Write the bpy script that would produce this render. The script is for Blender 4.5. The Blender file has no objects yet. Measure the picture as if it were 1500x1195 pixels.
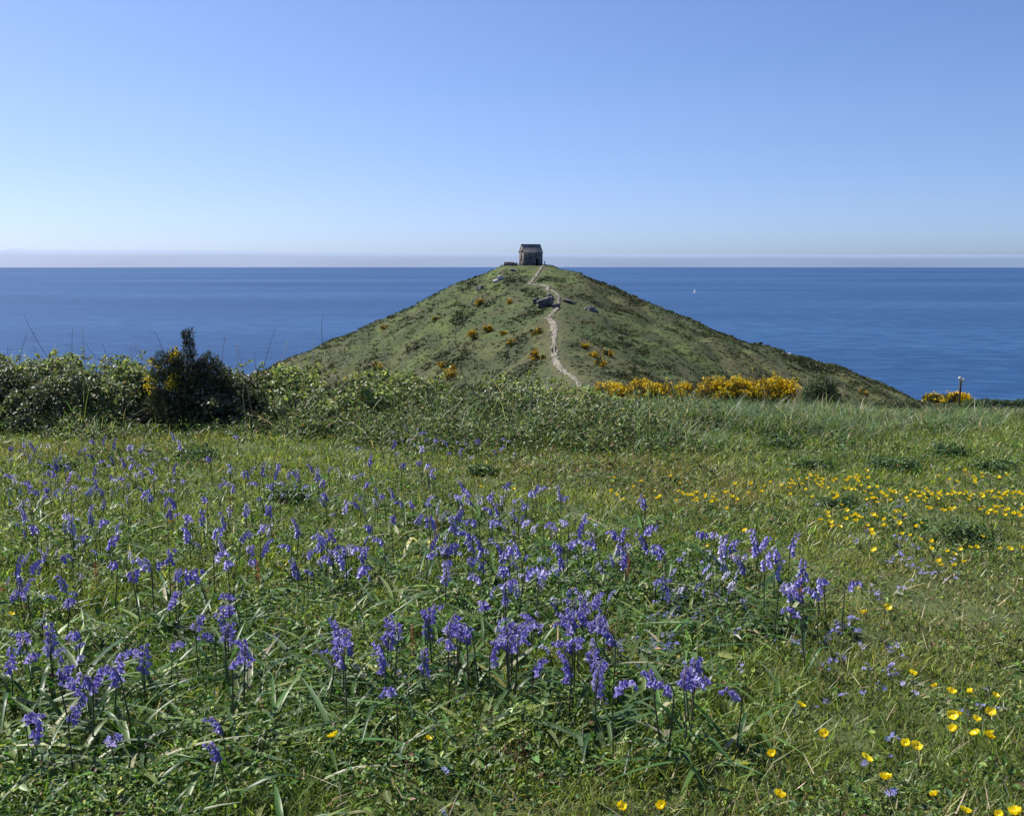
import bpy, math, random
import numpy as np
from mathutils import Matrix, Vector

SEED = 7
rng = np.random.default_rng(SEED)
random.seed(SEED)
scene = bpy.context.scene
col = scene.collection
R = math.radians

# ------------------------------------------------------------------ camera
F = 1472.0
CH = 1.25
PITCH = math.atan((597.5 - 387.5) / F)
cp, sp = math.cos(PITCH), math.sin(PITCH)
CAM = np.array([0.0, 0.0, CH])
FW = np.array([0, cp, -sp]); UP = np.array([0, sp, cp]); RT = np.array([1.0, 0, 0])
cd = bpy.data.cameras.new('camera'); cam = bpy.data.objects.new('camera', cd); col.objects.link(cam)
cam.matrix_world = Matrix(((RT[0], UP[0], -FW[0], 0), (RT[1], UP[1], -FW[1], 0), (RT[2], UP[2], -FW[2], CH), (0, 0, 0, 1)))
cd.sensor_width = 36; cd.lens = 36 * F / 1500; cd.clip_start = .05; cd.clip_end = 300000
scene.camera = cam

def ray(px, py):
    px = np.asarray(px, float)[..., None]; py = np.asarray(py, float)[..., None]
    return FW + (px - 750) / F * RT + (597.5 - py) / F * UP

def proj(x, y, z):
    d = np.stack([x, y, z - CH], -1)
    dep = d @ FW
    return 750 + F * (d @ RT) / dep, 597.5 - F * (d @ UP) / dep

# ------------------------------------------------------------------ noise
def _h(i, j, s):
    v = np.sin(i * 127.1 + j * 311.7 + s * 74.7) * 43758.5453
    return v - np.floor(v)

def vn(x, y, s=0):
    xi, yi = np.floor(x), np.floor(y); fx, fy = x - xi, y - yi
    fx = fx * fx * (3 - 2 * fx); fy = fy * fy * (3 - 2 * fy)
    a = _h(xi, yi, s) * (1 - fx) + _h(xi + 1, yi, s) * fx
    b = _h(xi, yi + 1, s) * (1 - fx) + _h(xi + 1, yi + 1, s) * fx
    return a * (1 - fy) + b * fy

def fbm(x, y, s=0, o=4):
    t = 0; a = .5; n = 0
    for k in range(o):
        t = t + a * vn(x * 2 ** k, y * 2 ** k, s + k * 13); n += a; a *= .5
    return t / n

def sst(x, a, b):
    t = np.clip((x - a) / (b - a), 0, 1); return t * t * (3 - 2 * t)

# ------------------------------------------------------------------ land heights
_ty = np.linspace(-10, 400, 4101)
_sl = np.interp(_ty, [-10, 9, 14, 22, 40, 63, 75, 100, 140, 400], [.052, .052, .14, .146, .143, .130, .17, .24, .26, .26])
_pz = -np.concatenate([[0], np.cumsum((_sl[1:] + _sl[:-1]) / 2 * .1)])
_pz -= np.interp(0, _ty, _pz)

def zg(x, y):
    x = np.asarray(x, float); y = np.asarray(y, float)
    z = np.interp(y, _ty, _pz)
    z = z + .07 * (fbm(x * .5, y * .5, 3, 3) - .5) * sst(np.abs(y), 1, 4) + .12 * (fbm(x * .12, y * .12, 9, 2) - .5) * sst(y, 14, 40)
    z = z - .30 * np.maximum(0, y - 17) * sst(-x, 1.0, 9.0)
    edge = np.maximum(0, np.abs(x - 8) - (38 + .25 * y))
    return z - .55 * edge

RX = 15.3
_rp = [(562, 205), (536, 245), (514, 270), (470, 320), (445, 347), (430, 368), (414, 395), (390, 445)]
_rY = []; _rZ = []
for _py, _Y in _rp:
    d = ray(800, _py); _rY.append(_Y); _rZ.append(CH + float(d[2] / d[1]) * _Y)
_rY = [120, 160] + _rY + [462, 500, 560, 640, 720]
_rZ = [-27, -25] + _rZ + [1.1, -4, -22, -60, -110]
_sil = [(-300, 870), (200, 632), (407, 532), (433, 522), (467, 508), (500, 495), (533, 480), (567, 465), (600, 452), (633, 434), (667, 417), (701, 406), (723, 396.5),
        (731, 391.5), (741, 388), (800, 388.5), (812, 391), (822, 395.5), (833, 397), (851, 401), (867, 410), (880, 415), (933, 436), (973, 453), (1013, 468), (1053, 487), (1100, 504),
        (1133, 511), (1167, 523), (1200, 531), (1233, 539), (1267, 554), (1300, 565), (1330, 580), (1900, 860)]
_sx = []; _sz = []
for _px, _py in _sil:
    d = ray(_px, _py); _sx.append(float(d[0] / d[1]) * 450); _sz.append(CH + float(d[2] / d[1]) * 450)
_z0 = np.interp(RX, _sx, _sz)

def zh(x, y):
    x = np.asarray(x, float); y = np.asarray(y, float)
    r = np.interp(y, _rY, _rZ)
    u = x - RX
    L1 = np.interp(x, _sx, _sz) - _z0
    m = np.where(u < 0, .43, .37)
    L2 = -m * (np.sqrt(u * u + 36) - 6)
    w = sst(y, 340, 440)
    z = r + L2 * (1 - w) + L1 * w
    k = sst(np.abs(u), 3, 22) * (1 - .7 * sst(y, 415, 445) * (1 - sst(y, 470, 500)))
    z = z + k * (-1.6 * np.abs(np.sin((x * .10 + 2.2 * fbm(x / 30, y / 45, 15, 2)) * 1.7)) ** 6 * sst(np.abs(u), 8, 30)) + k * (4.6 * (fbm(x / 26, y / 26, 21, 3) - .5) + 1.6 * (fbm(x / 7, y / 7, 31, 2) - .5))
    z = z + .9 * np.exp(-((x - 8) / 5) ** 2 - ((y - 439) / 5) ** 2)
    return z

def land(x, y):
    return np.where(np.asarray(y) > 125, np.maximum(zg(x, y), zh(x, y)), zg(x, y))

_Ys = np.geomspace(1.6, 520, 900)

def unproj(px, py, h=0.0, ymin=1.6, ymax=520, fn=land):
    """first place on the land where a thing of height h shows at the given pixel"""
    px = np.atleast_1d(np.asarray(px, float)); py = np.atleast_1d(np.asarray(py, float))
    h = np.broadcast_to(np.asarray(h, float), px.shape)
    d = ray(px, py); tx = d[:, 0] / d[:, 1]; tz = d[:, 2] / d[:, 1]
    Y = _Ys[(_Ys >= ymin) & (_Ys <= ymax)]
    X = tx[:, None] * Y; Z = CH + tz[:, None] * Y
    below = Z < fn(X, np.broadcast_to(Y, X.shape)) + h[:, None]
    i = np.where(below.any(1), below.argmax(1), len(Y) - 1)
    lo = Y[np.maximum(i - 1, 0)].copy(); hi = Y[i].copy()
    for _ in range(18):
        mid = (lo + hi) / 2
        b = CH + tz * mid < fn(tx * mid, mid) + h
        hi = np.where(b, mid, hi); lo = np.where(b, lo, mid)
    return np.stack([tx * hi, hi, fn(tx * hi, hi)], -1)

# ------------------------------------------------------------------ materials
def mat(name):
    m = bpy.data.materials.new(name); m.use_nodes = True
    nt = m.node_tree; nt.nodes.clear()
    return m, nt, nt.nodes, nt.links

def node(nt, t, **kw):
    n = nt.nodes.new(t)
    for k, v in kw.items():
        if k.startswith('i_'):
            n.inputs[k[2:].replace('_', ' ')].default_value = v
        else:
            setattr(n, k, v)
    return n

def ramp(nt, stops):
    n = nt.nodes.new('ShaderNodeValToRGB'); e = n.color_ramp.elements
    while len(e) < len(stops): e.new(.5)
    for q, (p, c) in zip(e, stops):
        q.position = p; q.color = (*c, 1)
    return n

def foliage(name, rough=.42, trans=.35, spec=.45, attr=True, stops=None, tint=(1.15, 1.2, .6)):
    m, nt, N, L = mat(name)
    out = node(nt, 'ShaderNodeOutputMaterial'); pr = node(nt, 'ShaderNodeBsdfPrincipled')
    pr.inputs['Roughness'].default_value = rough; pr.inputs['Specular IOR Level'].default_value = spec
    tl = node(nt, 'ShaderNodeBsdfTranslucent'); mx = node(nt, 'ShaderNodeMixShader'); mx.inputs[0].default_value = trans
    if attr:
        c = node(nt, 'ShaderNodeAttribute', attribute_name='Col'); src = c.outputs['Color']
    else:
        oi = node(nt, 'ShaderNodeObjectInfo'); rp = ramp(nt, stops); L.new(oi.outputs['Random'], rp.inputs[0]); src = rp.outputs[0]
    mu = node(nt, 'ShaderNodeMix', data_type='RGBA', blend_type='MULTIPLY'); mu.inputs[0].default_value = 1
    mu.inputs[7].default_value = (*tint, 1)
    L.new(src, mu.inputs[6]); L.new(src, pr.inputs['Base Color']); L.new(mu.outputs[2], tl.inputs['Color'])
    L.new(pr.outputs[0], mx.inputs[1]); L.new(tl.outputs[0], mx.inputs[2]); L.new(mx.outputs[0], out.inputs[0])
    return m

def plain(name, stops, scale=8, rough=.8, bump=.0, detail=6, coord='Object', stretch=None, dist=.02, vor=0):
    m, nt, N, L = mat(name)
    out = node(nt, 'ShaderNodeOutputMaterial'); pr = node(nt, 'ShaderNodeBsdfPrincipled')
    pr.inputs['Roughness'].default_value = rough; pr.inputs['Specular IOR Level'].default_value = .3
    tc = node(nt, 'ShaderNodeTexCoord'); v = tc.outputs[coord]
    if stretch:
        mp = node(nt, 'ShaderNodeMapping'); mp.inputs['Scale'].default_value = stretch; L.new(v, mp.inputs[0]); v = mp.outputs[0]
    nz = node(nt, 'ShaderNodeTexNoise'); nz.inputs['Scale'].default_value = scale; nz.inputs['Detail'].default_value = detail; nz.inputs['Roughness'].default_value = .65
    L.new(v, nz.inputs['Vector']); fac = nz.outputs['Fac']
    if vor:
        vo = node(nt, 'ShaderNodeTexVoronoi'); vo.inputs['Scale'].default_value = vor; L.new(v, vo.inputs['Vector'])
        sc = node(nt, 'ShaderNodeSeparateColor'); L.new(vo.outputs['Color'], sc.inputs[0])
        ma = node(nt, 'ShaderNodeMix'); ma.inputs[0].default_value = .55; L.new(nz.outputs['Fac'], ma.inputs[2]); L.new(sc.outputs[0], ma.inputs[3]); fac = ma.outputs[0]
    rp = ramp(nt, stops); L.new(fac, rp.inputs[0]); L.new(rp.outputs[0], pr.inputs['Base Color'])
    if bump:
        b = node(nt, 'ShaderNodeBump'); b.inputs['Strength'].default_value = bump; b.inputs['Distance'].default_value = dist
        L.new(fac, b.inputs['Height']); L.new(b.outputs[0], pr.inputs['Normal'])
    L.new(pr.outputs[0], out.inputs[0])
    return m

M_grass = foliage('grass_blades', .45, .42, .32)
M_bram = foliage('bramble_leaf', .44, .46, .36)
M_leaf = foliage('glossy_leaf', .46, .34, .30)
M_strap = foliage('strap_leaf', .40, .42, .36)
M_dull = foliage('dull_leaf', .6, .25, .3)
M_petal = foliage('yellow_petal', .35, .35, .5, False, [(0, (.80, .63, .012)), (1, (.88, .76, .03))], (1.1, 1, .5))
M_bell = foliage('violet_petal', .36, .36, .55, False, [(0, (.20, .18, .49)), (.45, (.265, .245, .57)), (.8, (.38, .36, .66)), (1, (.54, .52, .72))], (1.2, 1.0, 1.25))
M_blue = foliage('pale_blue_petal', .5, .35, .3, False, [(0, (.20, .22, .66)), (.6, (.32, .32, .74)), (1, (.45, .42, .75))], (1.1, 1.0, 1.1))
M_stem = foliage('plant_stem', .45, .1, .4, False, [(0, (.075, .10, .04)), (.5, (.10, .075, .065)), (1, (.085, .13, .04))])
M_dead = plain('dry_stem', [(.3, (.30, .25, .19)), (.7, (.52, .46, .38))], 30, .8)
M_darkstem = plain('dark_stem', [(.3, (.06, .045, .04)), (.7, (.16, .12, .11))], 30, .8)
M_cane = plain('bramble_cane', [(.3, (.13, .095, .07)), (.7, (.30, .24, .18))], 20, .8)
M_wood = plain('grey_twig', [(.3, (.14, .11, .10)), (.7, (.30, .26, .24))], 40, .85, .3)

# ------------------------------------------------------------------ mesh helpers
def mesh(name, V, quads=None, tris=None, m=None, c=None, smooth=False):
    V = np.asarray(V, np.float32).reshape(-1, 3)
    me = bpy.data.meshes.new(name)
    q = np.zeros((0, 4), np.int32) if quads is None else np.asarray(quads, np.int32).reshape(-1, 4)
    t = np.zeros((0, 3), np.int32) if tris is None else np.asarray(tris, np.int32).reshape(-1, 3)
    nl = q.size + t.size
    me.vertices.add(len(V)); me.vertices.foreach_set('co', V.ravel())
    me.loops.add(nl); me.loops.foreach_set('vertex_index', np.concatenate([q.ravel(), t.ravel()]))
    me.polygons.add(len(q) + len(t))
    st = np.concatenate([np.arange(len(q)) * 4, q.size + np.arange(len(t)) * 3]).astype(np.int32)
    me.polygons.foreach_set('loop_start', st)
    if smooth:
        me.polygons.foreach_set('use_smooth', np.ones(len(q) + len(t), bool))
    if c is not None:
        a = me.color_attributes.new('Col', 'FLOAT_COLOR', 'POINT')
        cc = np.ones((len(V), 4), np.float32); cc[:, :3] = c
        a.data.foreach_set('color', cc.ravel())
    me.update(calc_edges=True)
    if m: me.materials.append(m)
    return me

def link(name, me, parent=None, loc=None):
    o = bpy.data.objects.new(name, me); col.objects.link(o)
    if parent is not None: o.parent = parent
    if loc is not None: o.location = loc
    return o

def tag(o, label=None, cat=None, group=None, kind=None):
    for k, v in (('label', label), ('category', cat), ('group', group), ('kind', kind)):
        if v: o[k] = v
    return o

def thing(name, label, cat, loc=(0, 0, 0), rz=0, group=None):
    o = bpy.data.objects.new(name, None); col.objects.link(o)
    o.location = loc; o.rotation_euler = (0, 0, rz); o.empty_display_size = .1
    return tag(o, label, cat, group)

class MB:
    def __init__(s): s.V = []; s.Q = []; s.T = []; s.C = []; s.n = 0
    def add(s, V, q=None, t=None, c=None):
        V = np.asarray(V, float).reshape(-1, 3)
        if q is not None and len(q): s.Q.append(np.asarray(q).reshape(-1, 4) + s.n)
        if t is not None and len(t): s.T.append(np.asarray(t).reshape(-1, 3) + s.n)
        if c is not None: s.C.append(np.broadcast_to(np.asarray(c, float), V.shape))
        s.V.append(V); s.n += len(V); return s
    def mesh(s, name, m, smooth=False):
        return mesh(name, np.concatenate(s.V), np.concatenate(s.Q) if s.Q else None, np.concatenate(s.T) if s.T else None, m,
                    np.concatenate(s.C) if s.C else None, smooth)
    def box(s, x0, x1, y0, y1, z0, z1):
        V = [(x, y, z) for z in (z0, z1) for y in (y0, y1) for x in (x0, x1)]
        return s.add(V, [(0, 2, 3, 1), (4, 5, 7, 6), (0, 1, 5, 4), (2, 6, 7, 3), (0, 4, 6, 2), (1, 3, 7, 5)])
    def tube(s, P, r, n=5, c=None):
        P = np.asarray(P, float); k = len(P); r = np.broadcast_to(np.asarray(r, float), (k,))
        T = np.gradient(P, axis=0); T /= np.linalg.norm(T, axis=1, keepdims=True) + 1e-9
        ref = np.array([0, 0, 1.0]) if abs(T[:, 2]).mean() < .8 else np.array([1.0, 0, 0])
        A = np.cross(T, ref); A /= np.linalg.norm(A, axis=1, keepdims=True) + 1e-9
        B = np.cross(T, A); a = np.arange(n) * 2 * math.pi / n
        V = P[:, None] + r[:, None, None] * (np.cos(a)[None, :, None] * A[:, None] + np.sin(a)[None, :, None] * B[:, None])
        q = [(i * n + j, i * n + (j + 1) % n, (i + 1) * n + (j + 1) % n, (i + 1) * n + j) for i in range(k - 1) for j in range(n)]
        t = [((k - 1) * n, (k - 1) * n + j, (k - 1) * n + j + 1) for j in range(1, n - 1)]
        return s.add(V, q, t, c)

def blades(P, h, w, az, lean, bend, c, seg=3, twist=None):
    """n tapering blades standing on P"""
    n = len(P); d = np.stack([np.cos(az), np.sin(az), np.zeros(n)], -1)
    tw = az + math.pi / 2 + (rng.normal(0, .7, n) if twist is None else twist)
    s = np.stack([np.cos(tw), np.sin(tw), np.zeros(n)], -1)
    V = np.zeros((n, 2 * seg + 1, 3))
    for k in range(seg + 1):
        t = k / seg
        off = (h * (lean * t + bend * t * t))[:, None] * d
        up = h * (t - .42 * np.clip(bend, 0, 2) * t * t * t)
        p = P + off; p[:, 2] += up
        ww = (w * .5 * (1 - .75 * t ** 2.2))[:, None] * s
        if k < seg: V[:, 2 * k] = p - ww; V[:, 2 * k + 1] = p + ww
        else: V[:, 2 * seg] = p
    b = (np.arange(n) * (2 * seg + 1))[:, None]
    q = np.concatenate([b + np.array([2 * k, 2 * k + 1, 2 * k + 3, 2 * k + 2]) for k in range(seg - 1)]) if seg > 1 else None
    t = b + np.array([2 * seg - 2, 2 * seg - 1, 2 * seg])
    C = np.repeat(c[:, None], 2 * seg + 1, 1).reshape(-1, 3)
    return V.reshape(-1, 3), q, t, C

def straps(P, h, w, az, lean, bend, c, seg=6, fold=.35):
    """broad leaves with a channel down the middle"""
    n = len(P); d = np.stack([np.cos(az), np.sin(az), np.zeros(n)], -1); s = np.stack([-np.sin(az), np.cos(az), np.zeros(n)], -1)
    V = np.zeros((n, 3 * (seg + 1), 3)); kink = rng.uniform(.35, .95, n); km = rng.uniform(0, 1, n) < .35
    for k in range(seg + 1):
        t = k / seg
        tb = np.where(km & (t > kink), t - kink, 0)
        off = (h * (lean * t + bend * t * t + tb * .3))[:, None] * d
        p = P + off; p[:, 2] += h * (t - .55 * bend * t * t - 1.5 * tb)
        wid = w * .5 * min(1, .45 + 2.2 * t) * (1 - max(0, (t - .55) / .45) ** 1.8 * .93)
        ww = wid[:, None] * s
        lift = wid * fold
        V[:, 3 * k] = p - ww; V[:, 3 * k + 1] = p; V[:, 3 * k + 2] = p + ww
        V[:, 3 * k, 2] += lift; V[:, 3 * k + 2, 2] += lift
    b = (np.arange(n) * 3 * (seg + 1))[:, None]
    q = np.concatenate([b + np.array([3 * k + j, 3 * k + j + 1, 3 * k + j + 4, 3 * k + j + 3]) for k in range(seg) for j in (0, 1)])
    return V.reshape(-1, 3), q, None, np.repeat(c[:, None], 3 * (seg + 1), 1).reshape(-1, 3)

def frames(N):
    N = N / (np.linalg.norm(N, axis=1, keepdims=True) + 1e-9)
    a = rng.normal(size=N.shape); A = np.cross(N, a); A /= np.linalg.norm(A, axis=1, keepdims=True) + 1e-9
    return A, np.cross(N, A), N

def leaflets(P, size, N, c, asp=.62, fold=.18, droop=.15):
    """pointed oval leaves, folded along the midrib"""
    n = len(P); A, B, N = frames(N)
    shp = np.array([[-.5, 0, 0], [-.22, .40, 1], [.14, .42, 1], [.5, 0, -1], [.14, -.42, 1], [-.22, -.40, 1]])
    sz = np.broadcast_to(np.asarray(size, float), (n,))[:, None, None]
    zoff = np.where(shp[:, 2] > 0, fold, np.where(shp[:, 2] < 0, -droop, 0))
    V = P[:, None] + sz * (shp[None, :, 0, None] * A[:, None] + asp * shp[None, :, 1, None] * B[:, None] + zoff[None, :, None] * N[:, None] * .8)
    b = (np.arange(n) * 6)[:, None]
    q = np.concatenate([b + np.array([0, 1, 2, 3]), b + np.array([0, 3, 4, 5])])
    return V.reshape(-1, 3), q, None, np.repeat(c[:, None], 6, 1).reshape(-1, 3)

def spikes(P, L, w, D, c):
    """thin three-cornered spines"""
    n = len(P); D = D / (np.linalg.norm(D, axis=1, keepdims=True) + 1e-9); A, B, _ = frames(D)
    V = np.stack([P - A * w[:, None] / 2, P + A * w[:, None] / 2, P + D * L[:, None]], 1)
    b = (np.arange(n) * 3)[:, None]
    return V.reshape(-1, 3), None, b + np.array([0, 1, 2]), np.repeat(c[:, None], 3, 1).reshape(-1, 3)

def tones(n, cols, jit=.25, w=None):
    cols = np.array(cols, float); i = rng.choice(len(cols), n, p=None if w is None else np.array(w) / sum(w))
    return cols[i] * np.exp(rng.normal(0, jit, (n, 1))) * np.exp(rng.normal(0, .08, (n, 3)))

def sph(n):
    v = rng.normal(size=(n, 3)); return v / np.linalg.norm(v, axis=1, keepdims=True)

# ------------------------------------------------------------------ sky, sun
SUN_AZ = R(-52); SUN_EL = R(52)
w = bpy.data.worlds.new('World'); scene.world = w; w.use_nodes = True
nt = w.node_tree; nt.nodes.clear()
wo = node(nt, 'ShaderNodeOutputWorld'); bg = node(nt, 'ShaderNodeBackground'); sk = node(nt, 'ShaderNodeTexSky', sky_type='NISHITA')
sk.sun_disc = False; sk.sun_elevation = SUN_EL; sk.sun_rotation = SUN_AZ
sk.altitude = 0; sk.air_density = .5; sk.dust_density = .8; sk.ozone_density = 6.5
bg.inputs[1].default_value = .115
tn = node(nt, 'ShaderNodeMix', data_type='RGBA', blend_type='MULTIPLY'); tn.inputs[0].default_value = 1; 
tcw = node(nt, 'ShaderNodeTexCoord'); sxz = node(nt, 'ShaderNodeSeparateXYZ'); rpw = ramp(nt, [(.0, (.80, .81, .89)), (.06, (.91, .86, .88)), (.14, (1.0, .96, .96)), (.30, (1.02, 1.03, 1.10)), (.6, (1.02, 1.05, 1.14))])
nt.links.new(tcw.outputs['Generated'], sxz.inputs[0]); nt.links.new(sxz.outputs['Z'], rpw.inputs[0]); nt.links.new(rpw.outputs[0], tn.inputs[7])
nt.links.new(sk.outputs[0], tn.inputs[6]); nt.links.new(tn.outputs[2], bg.inputs[0]); nt.links.new(bg.outputs[0], wo.inputs[0])
sd = bpy.data.lights.new('sun', 'SUN'); sd.energy = 5.0; sd.angle = R(.53); sd.color = (1, .95, .855)
so = bpy.data.objects.new('sun', sd); col.objects.link(so)
tosun = Vector((math.sin(SUN_AZ) * math.cos(SUN_EL), math.cos(SUN_AZ) * math.cos(SUN_EL), math.sin(SUN_EL)))
so.rotation_euler = tosun.to_track_quat('Z', 'Y').to_euler(); so.location = (-20, 20, 60)
scene.view_settings.view_transform = 'Standard'; scene.view_settings.look = 'None'
scene.view_settings.exposure = .62; scene.view_settings.gamma = 1
cy = scene.cycles
cy.max_bounces = 6; cy.diffuse_bounces = 3; cy.glossy_bounces = 2; cy.transmission_bounces = 3; cy.transparent_max_bounces = 6
cy.caustics_reflective = False; cy.caustics_refractive = False
cy.use_denoising = True; cy.denoiser = 'OPENIMAGEDENOISE'

# ------------------------------------------------------------------ sea
SEA = -97.0
def sea():
    n = 160; rad = np.concatenate([[0], np.geomspace(60, 36000, 46)])
    a = np.arange(n) * 2 * math.pi / n
    V = np.stack([rad[1:, None] * np.sin(a), rad[1:, None] * np.cos(a), np.full((46, n), SEA)], -1).reshape(-1, 3)
    V = np.concatenate([V, [[0, 0, SEA]]])
    q = [(i * n + j, i * n + (j + 1) % n, (i + 1) * n + (j + 1) % n, (i + 1) * n + j) for i in range(45) for j in range(n)]
    t = [(46 * n, (j + 1) % n, j) for j in range(n)]
    m, nt, N, L = mat('sea_water')
    out = node(nt, 'ShaderNodeOutputMaterial'); pr = node(nt, 'ShaderNodeBsdfPrincipled')
    tc = node(nt, 'ShaderNodeTexCoord')
    def nz(sx, sy, sc, det):
        mp = node(nt, 'ShaderNodeMapping'); mp.inputs['Scale'].default_value = (sx, sy, 1); L.new(tc.outputs['Object'], mp.inputs[0])
        k = node(nt, 'ShaderNodeTexNoise'); k.inputs['Scale'].default_value = sc; k.inputs['Detail'].default_value = det; k.inputs['Roughness'].default_value = .62
        L.new(mp.outputs[0], k.inputs[0]); return k.outputs['Fac']
    big = nz(.25, 1, .0011, 6); fine = nz(.5, 1, .05, 8)
    mx = node(nt, 'ShaderNodeMix'); mx.inputs[0].default_value = .5; L.new(big, mx.inputs[2]); L.new(fine, mx.inputs[3])
    rp = ramp(nt, [(.36, (.003, .022, .078)), (.5, (.010, .046, .130)), (.62, (.030, .088, .195))]); L.new(mx.outputs[0], rp.inputs[0])
    L.new(rp.outputs[0], pr.inputs['Base Color'])
    pr.inputs['Roughness'].default_value = .32; pr.inputs['IOR'].default_value = 1.33; pr.inputs['Specular IOR Level'].default_value = .07
    b = node(nt, 'ShaderNodeBump'); b.inputs['Strength'].default_value = 1; b.inputs['Distance'].default_value = 1.2
    L.new(fine, b.inputs['Height']); L.new(b.outputs[0], pr.inputs['Normal']); L.new(pr.outputs[0], out.inputs[0])
    return tag(link('sea', mesh('sea', V, q, t, m)), kind='structure')
sea()

# distant bank of cloud beyond the horizon
def clouds():
    mb = MB(); D = 78000.0
    n = 900; X = np.linspace(-60000, 60000, n)
    px = 750 + F * X / D
    top = (387.5 - np.interp(px, [-400, 0, 300, 500, 750, 1000, 1300, 1500, 1900], [366, 366, 367, 369, 371, 372.5, 373, 373.5, 373])) / F * D
    top = top + 55 * (fbm(X / 5200, X * 0, 5, 4) - .5) + 230 * np.clip(fbm(X / 900, X * 0, 6, 3) - .50, 0, 1) * sst(-px, -420, -100)
    prof = [(-1.0, -.6), (-1.0, .55), (-.85, .85), (-.4, .985), (0, 1.0), (.5, .96), (1, .7), (1.1, -.6)]
    V = []
    for i in range(n):
        for (a, b) in prof:
            V.append((X[i], D + a * 2600 + 500 * math.sin(X[i] / 3100), top[i] * b))
    k = len(prof); q = [(i * k + j, (i + 1) * k + j, (i + 1) * k + j + 1, i * k + j + 1) for i in range(n - 1) for j in range(k - 1)]
    mb.add(V, q)
    m, nt, N, L = mat('cloud')
    out = node(nt, 'ShaderNodeOutputMaterial'); df = node(nt, 'ShaderNodeBsdfDiffuse'); df.inputs[0].default_value = (.45, .62, .98, 1)  # blue of the distant haze is put into the cloud's colour
    tl = node(nt, 'ShaderNodeBsdfTranslucent'); tl.inputs[0].default_value = (.42, .60, .98, 1)
    tr = node(nt, 'ShaderNodeBsdfTransparent'); a = node(nt, 'ShaderNodeMixShader'); a.inputs[0].default_value = .45
    b = node(nt, 'ShaderNodeMixShader'); b.inputs[0].default_value = .80
    L.new(df.outputs[0], a.inputs[1]); L.new(tl.outputs[0], a.inputs[2]); L.new(a.outputs[0], b.inputs[1]); L.new(tr.outputs[0], b.inputs[2]); L.new(b.outputs[0], out.inputs[0])
    o = link('clouds', mb.mesh('clouds', m, True)); tag(o, 'long low bank of pale lilac cloud lying along the sea horizon', 'cloud bank', kind='stuff')
clouds()

# ------------------------------------------------------------------ meadow ground
M_soil = plain('meadow_soil', [(.25, (.02, .022, .009)), (.45, (.045, .065, .018)), (.62, (.08, .095, .03)), (.8, (.11, .10, .05))], 3.0, .95, .6, 9, dist=.03)
def meadow():
    ty = np.concatenate([np.linspace(-6, 1, 15), np.geomspace(1.2, 150, 170)])
    s = np.linspace(-1, 1, 161); s = np.sign(s) * np.abs(s) ** 1.25
    hw = 9 + 1.15 * np.maximum(ty, 0)
    X = s[None] * hw[:, None]; Y = np.repeat(ty[:, None], len(s), 1)
    V = np.stack([X, Y, zg(X, Y)], -1).reshape(-1, 3); n = len(s)
    q = np.array([(i * n + j, i * n + j + 1, (i + 1) * n + j + 1, (i + 1) * n + j) for i in range(len(ty) - 1) for j in range(n - 1)])
    tag(link('meadow_ground', mesh('meadow_ground', V, q, None, M_soil, smooth=True)), kind='structure')
meadow()

# ------------------------------------------------------------------ headland hill
PATH = [(850, 566, 9), (846.5, 560, 9), (840, 553, 9), (831, 547.5, 8), (824, 541, 9), (818, 533, 10), (813, 524, 10), (811.5, 515, 10), (811, 503, 11), (812.5, 493, 11), (813, 484, 12), (812, 476, 12), (807, 469, 11), (803, 463.5, 8),
        (811, 459, 7), (816, 453, 6), (818, 445, 4.5), (818.5, 438, 4), (818, 432.5, 3.5), (811, 427.5, 4), (801, 424.5, 4.5), (804, 421, 5), (796, 418, 4), (785, 416.3, 3), (775, 414, 3.2), (779, 411, 3.5), (783, 407.5, 3.5), (787, 402.5, 3.5), (790, 398, 3.6), (794.5, 392.5, 3.8), (797, 389.6, 4)]
_pp = np.array(PATH, float)
_pd = ray(_pp[:, 0], _pp[:, 1])
_pY = np.interp(_pp[:, 1], [389, 390, 414, 430, 445, 470, 514, 536, 562, 570], [447, 445, 395, 368, 347, 320, 270, 245, 205, 195])
PX = _pd[:, 0] / _pd[:, 1] * _pY; PY = _pY
PW = np.where(_pp[:, 1] < 436, 1.15, .78) * _pp[:, 2] / F * PY

def pathdist(x, y):
    d = np.full(np.shape(x), 1e9)
    for i in range(len(PX) - 1):
        ax, ay, bx, by = PX[i], PY[i], PX[i + 1], PY[i + 1]
        t = np.clip(((x - ax) * (bx - ax) + (y - ay) * (by - ay)) / ((bx - ax) ** 2 + (by - ay) ** 2 + 1e-9), 0, 1)
        d = np.minimum(d, np.hypot((x - ax - t * (bx - ax)), (y - ay - t * (by - ay))) - (PW[i] + PW[i + 1]) / 4)
    return d

def hill_tone(x, y):
    """colour of the turf and scrub by place"""
    a = fbm(x / 16, y / 30, 41, 4); b = fbm(x / 5, y / 9, 51, 3); c = fbm(x / 42, y / 60, 61, 2)
    g1 = np.array([.068, .098, .036]); g2 = np.array([.105, .142, .044]); br = np.array([.082, .078, .042]); dk = np.array([.042, .060, .026]); ol = np.array([.098, .100, .042])
    C = g1 * (1 - sst(a, .40, .62))[..., None] + g2 * sst(a, .40, .62)[..., None]
    k = sst(c, .42, .60)[..., None] * .75; C = C * (1 - k) + ol * k
    k = (sst(b, .56, .70) * .75)[..., None]; C = C * (1 - k) + br * k
    k = (sst(.5 * a + .5 * fbm(x / 8, y / 14, 71, 3), .53, .62) * .8)[..., None]; C = C * (1 - k) + dk * k
    return C

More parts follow.
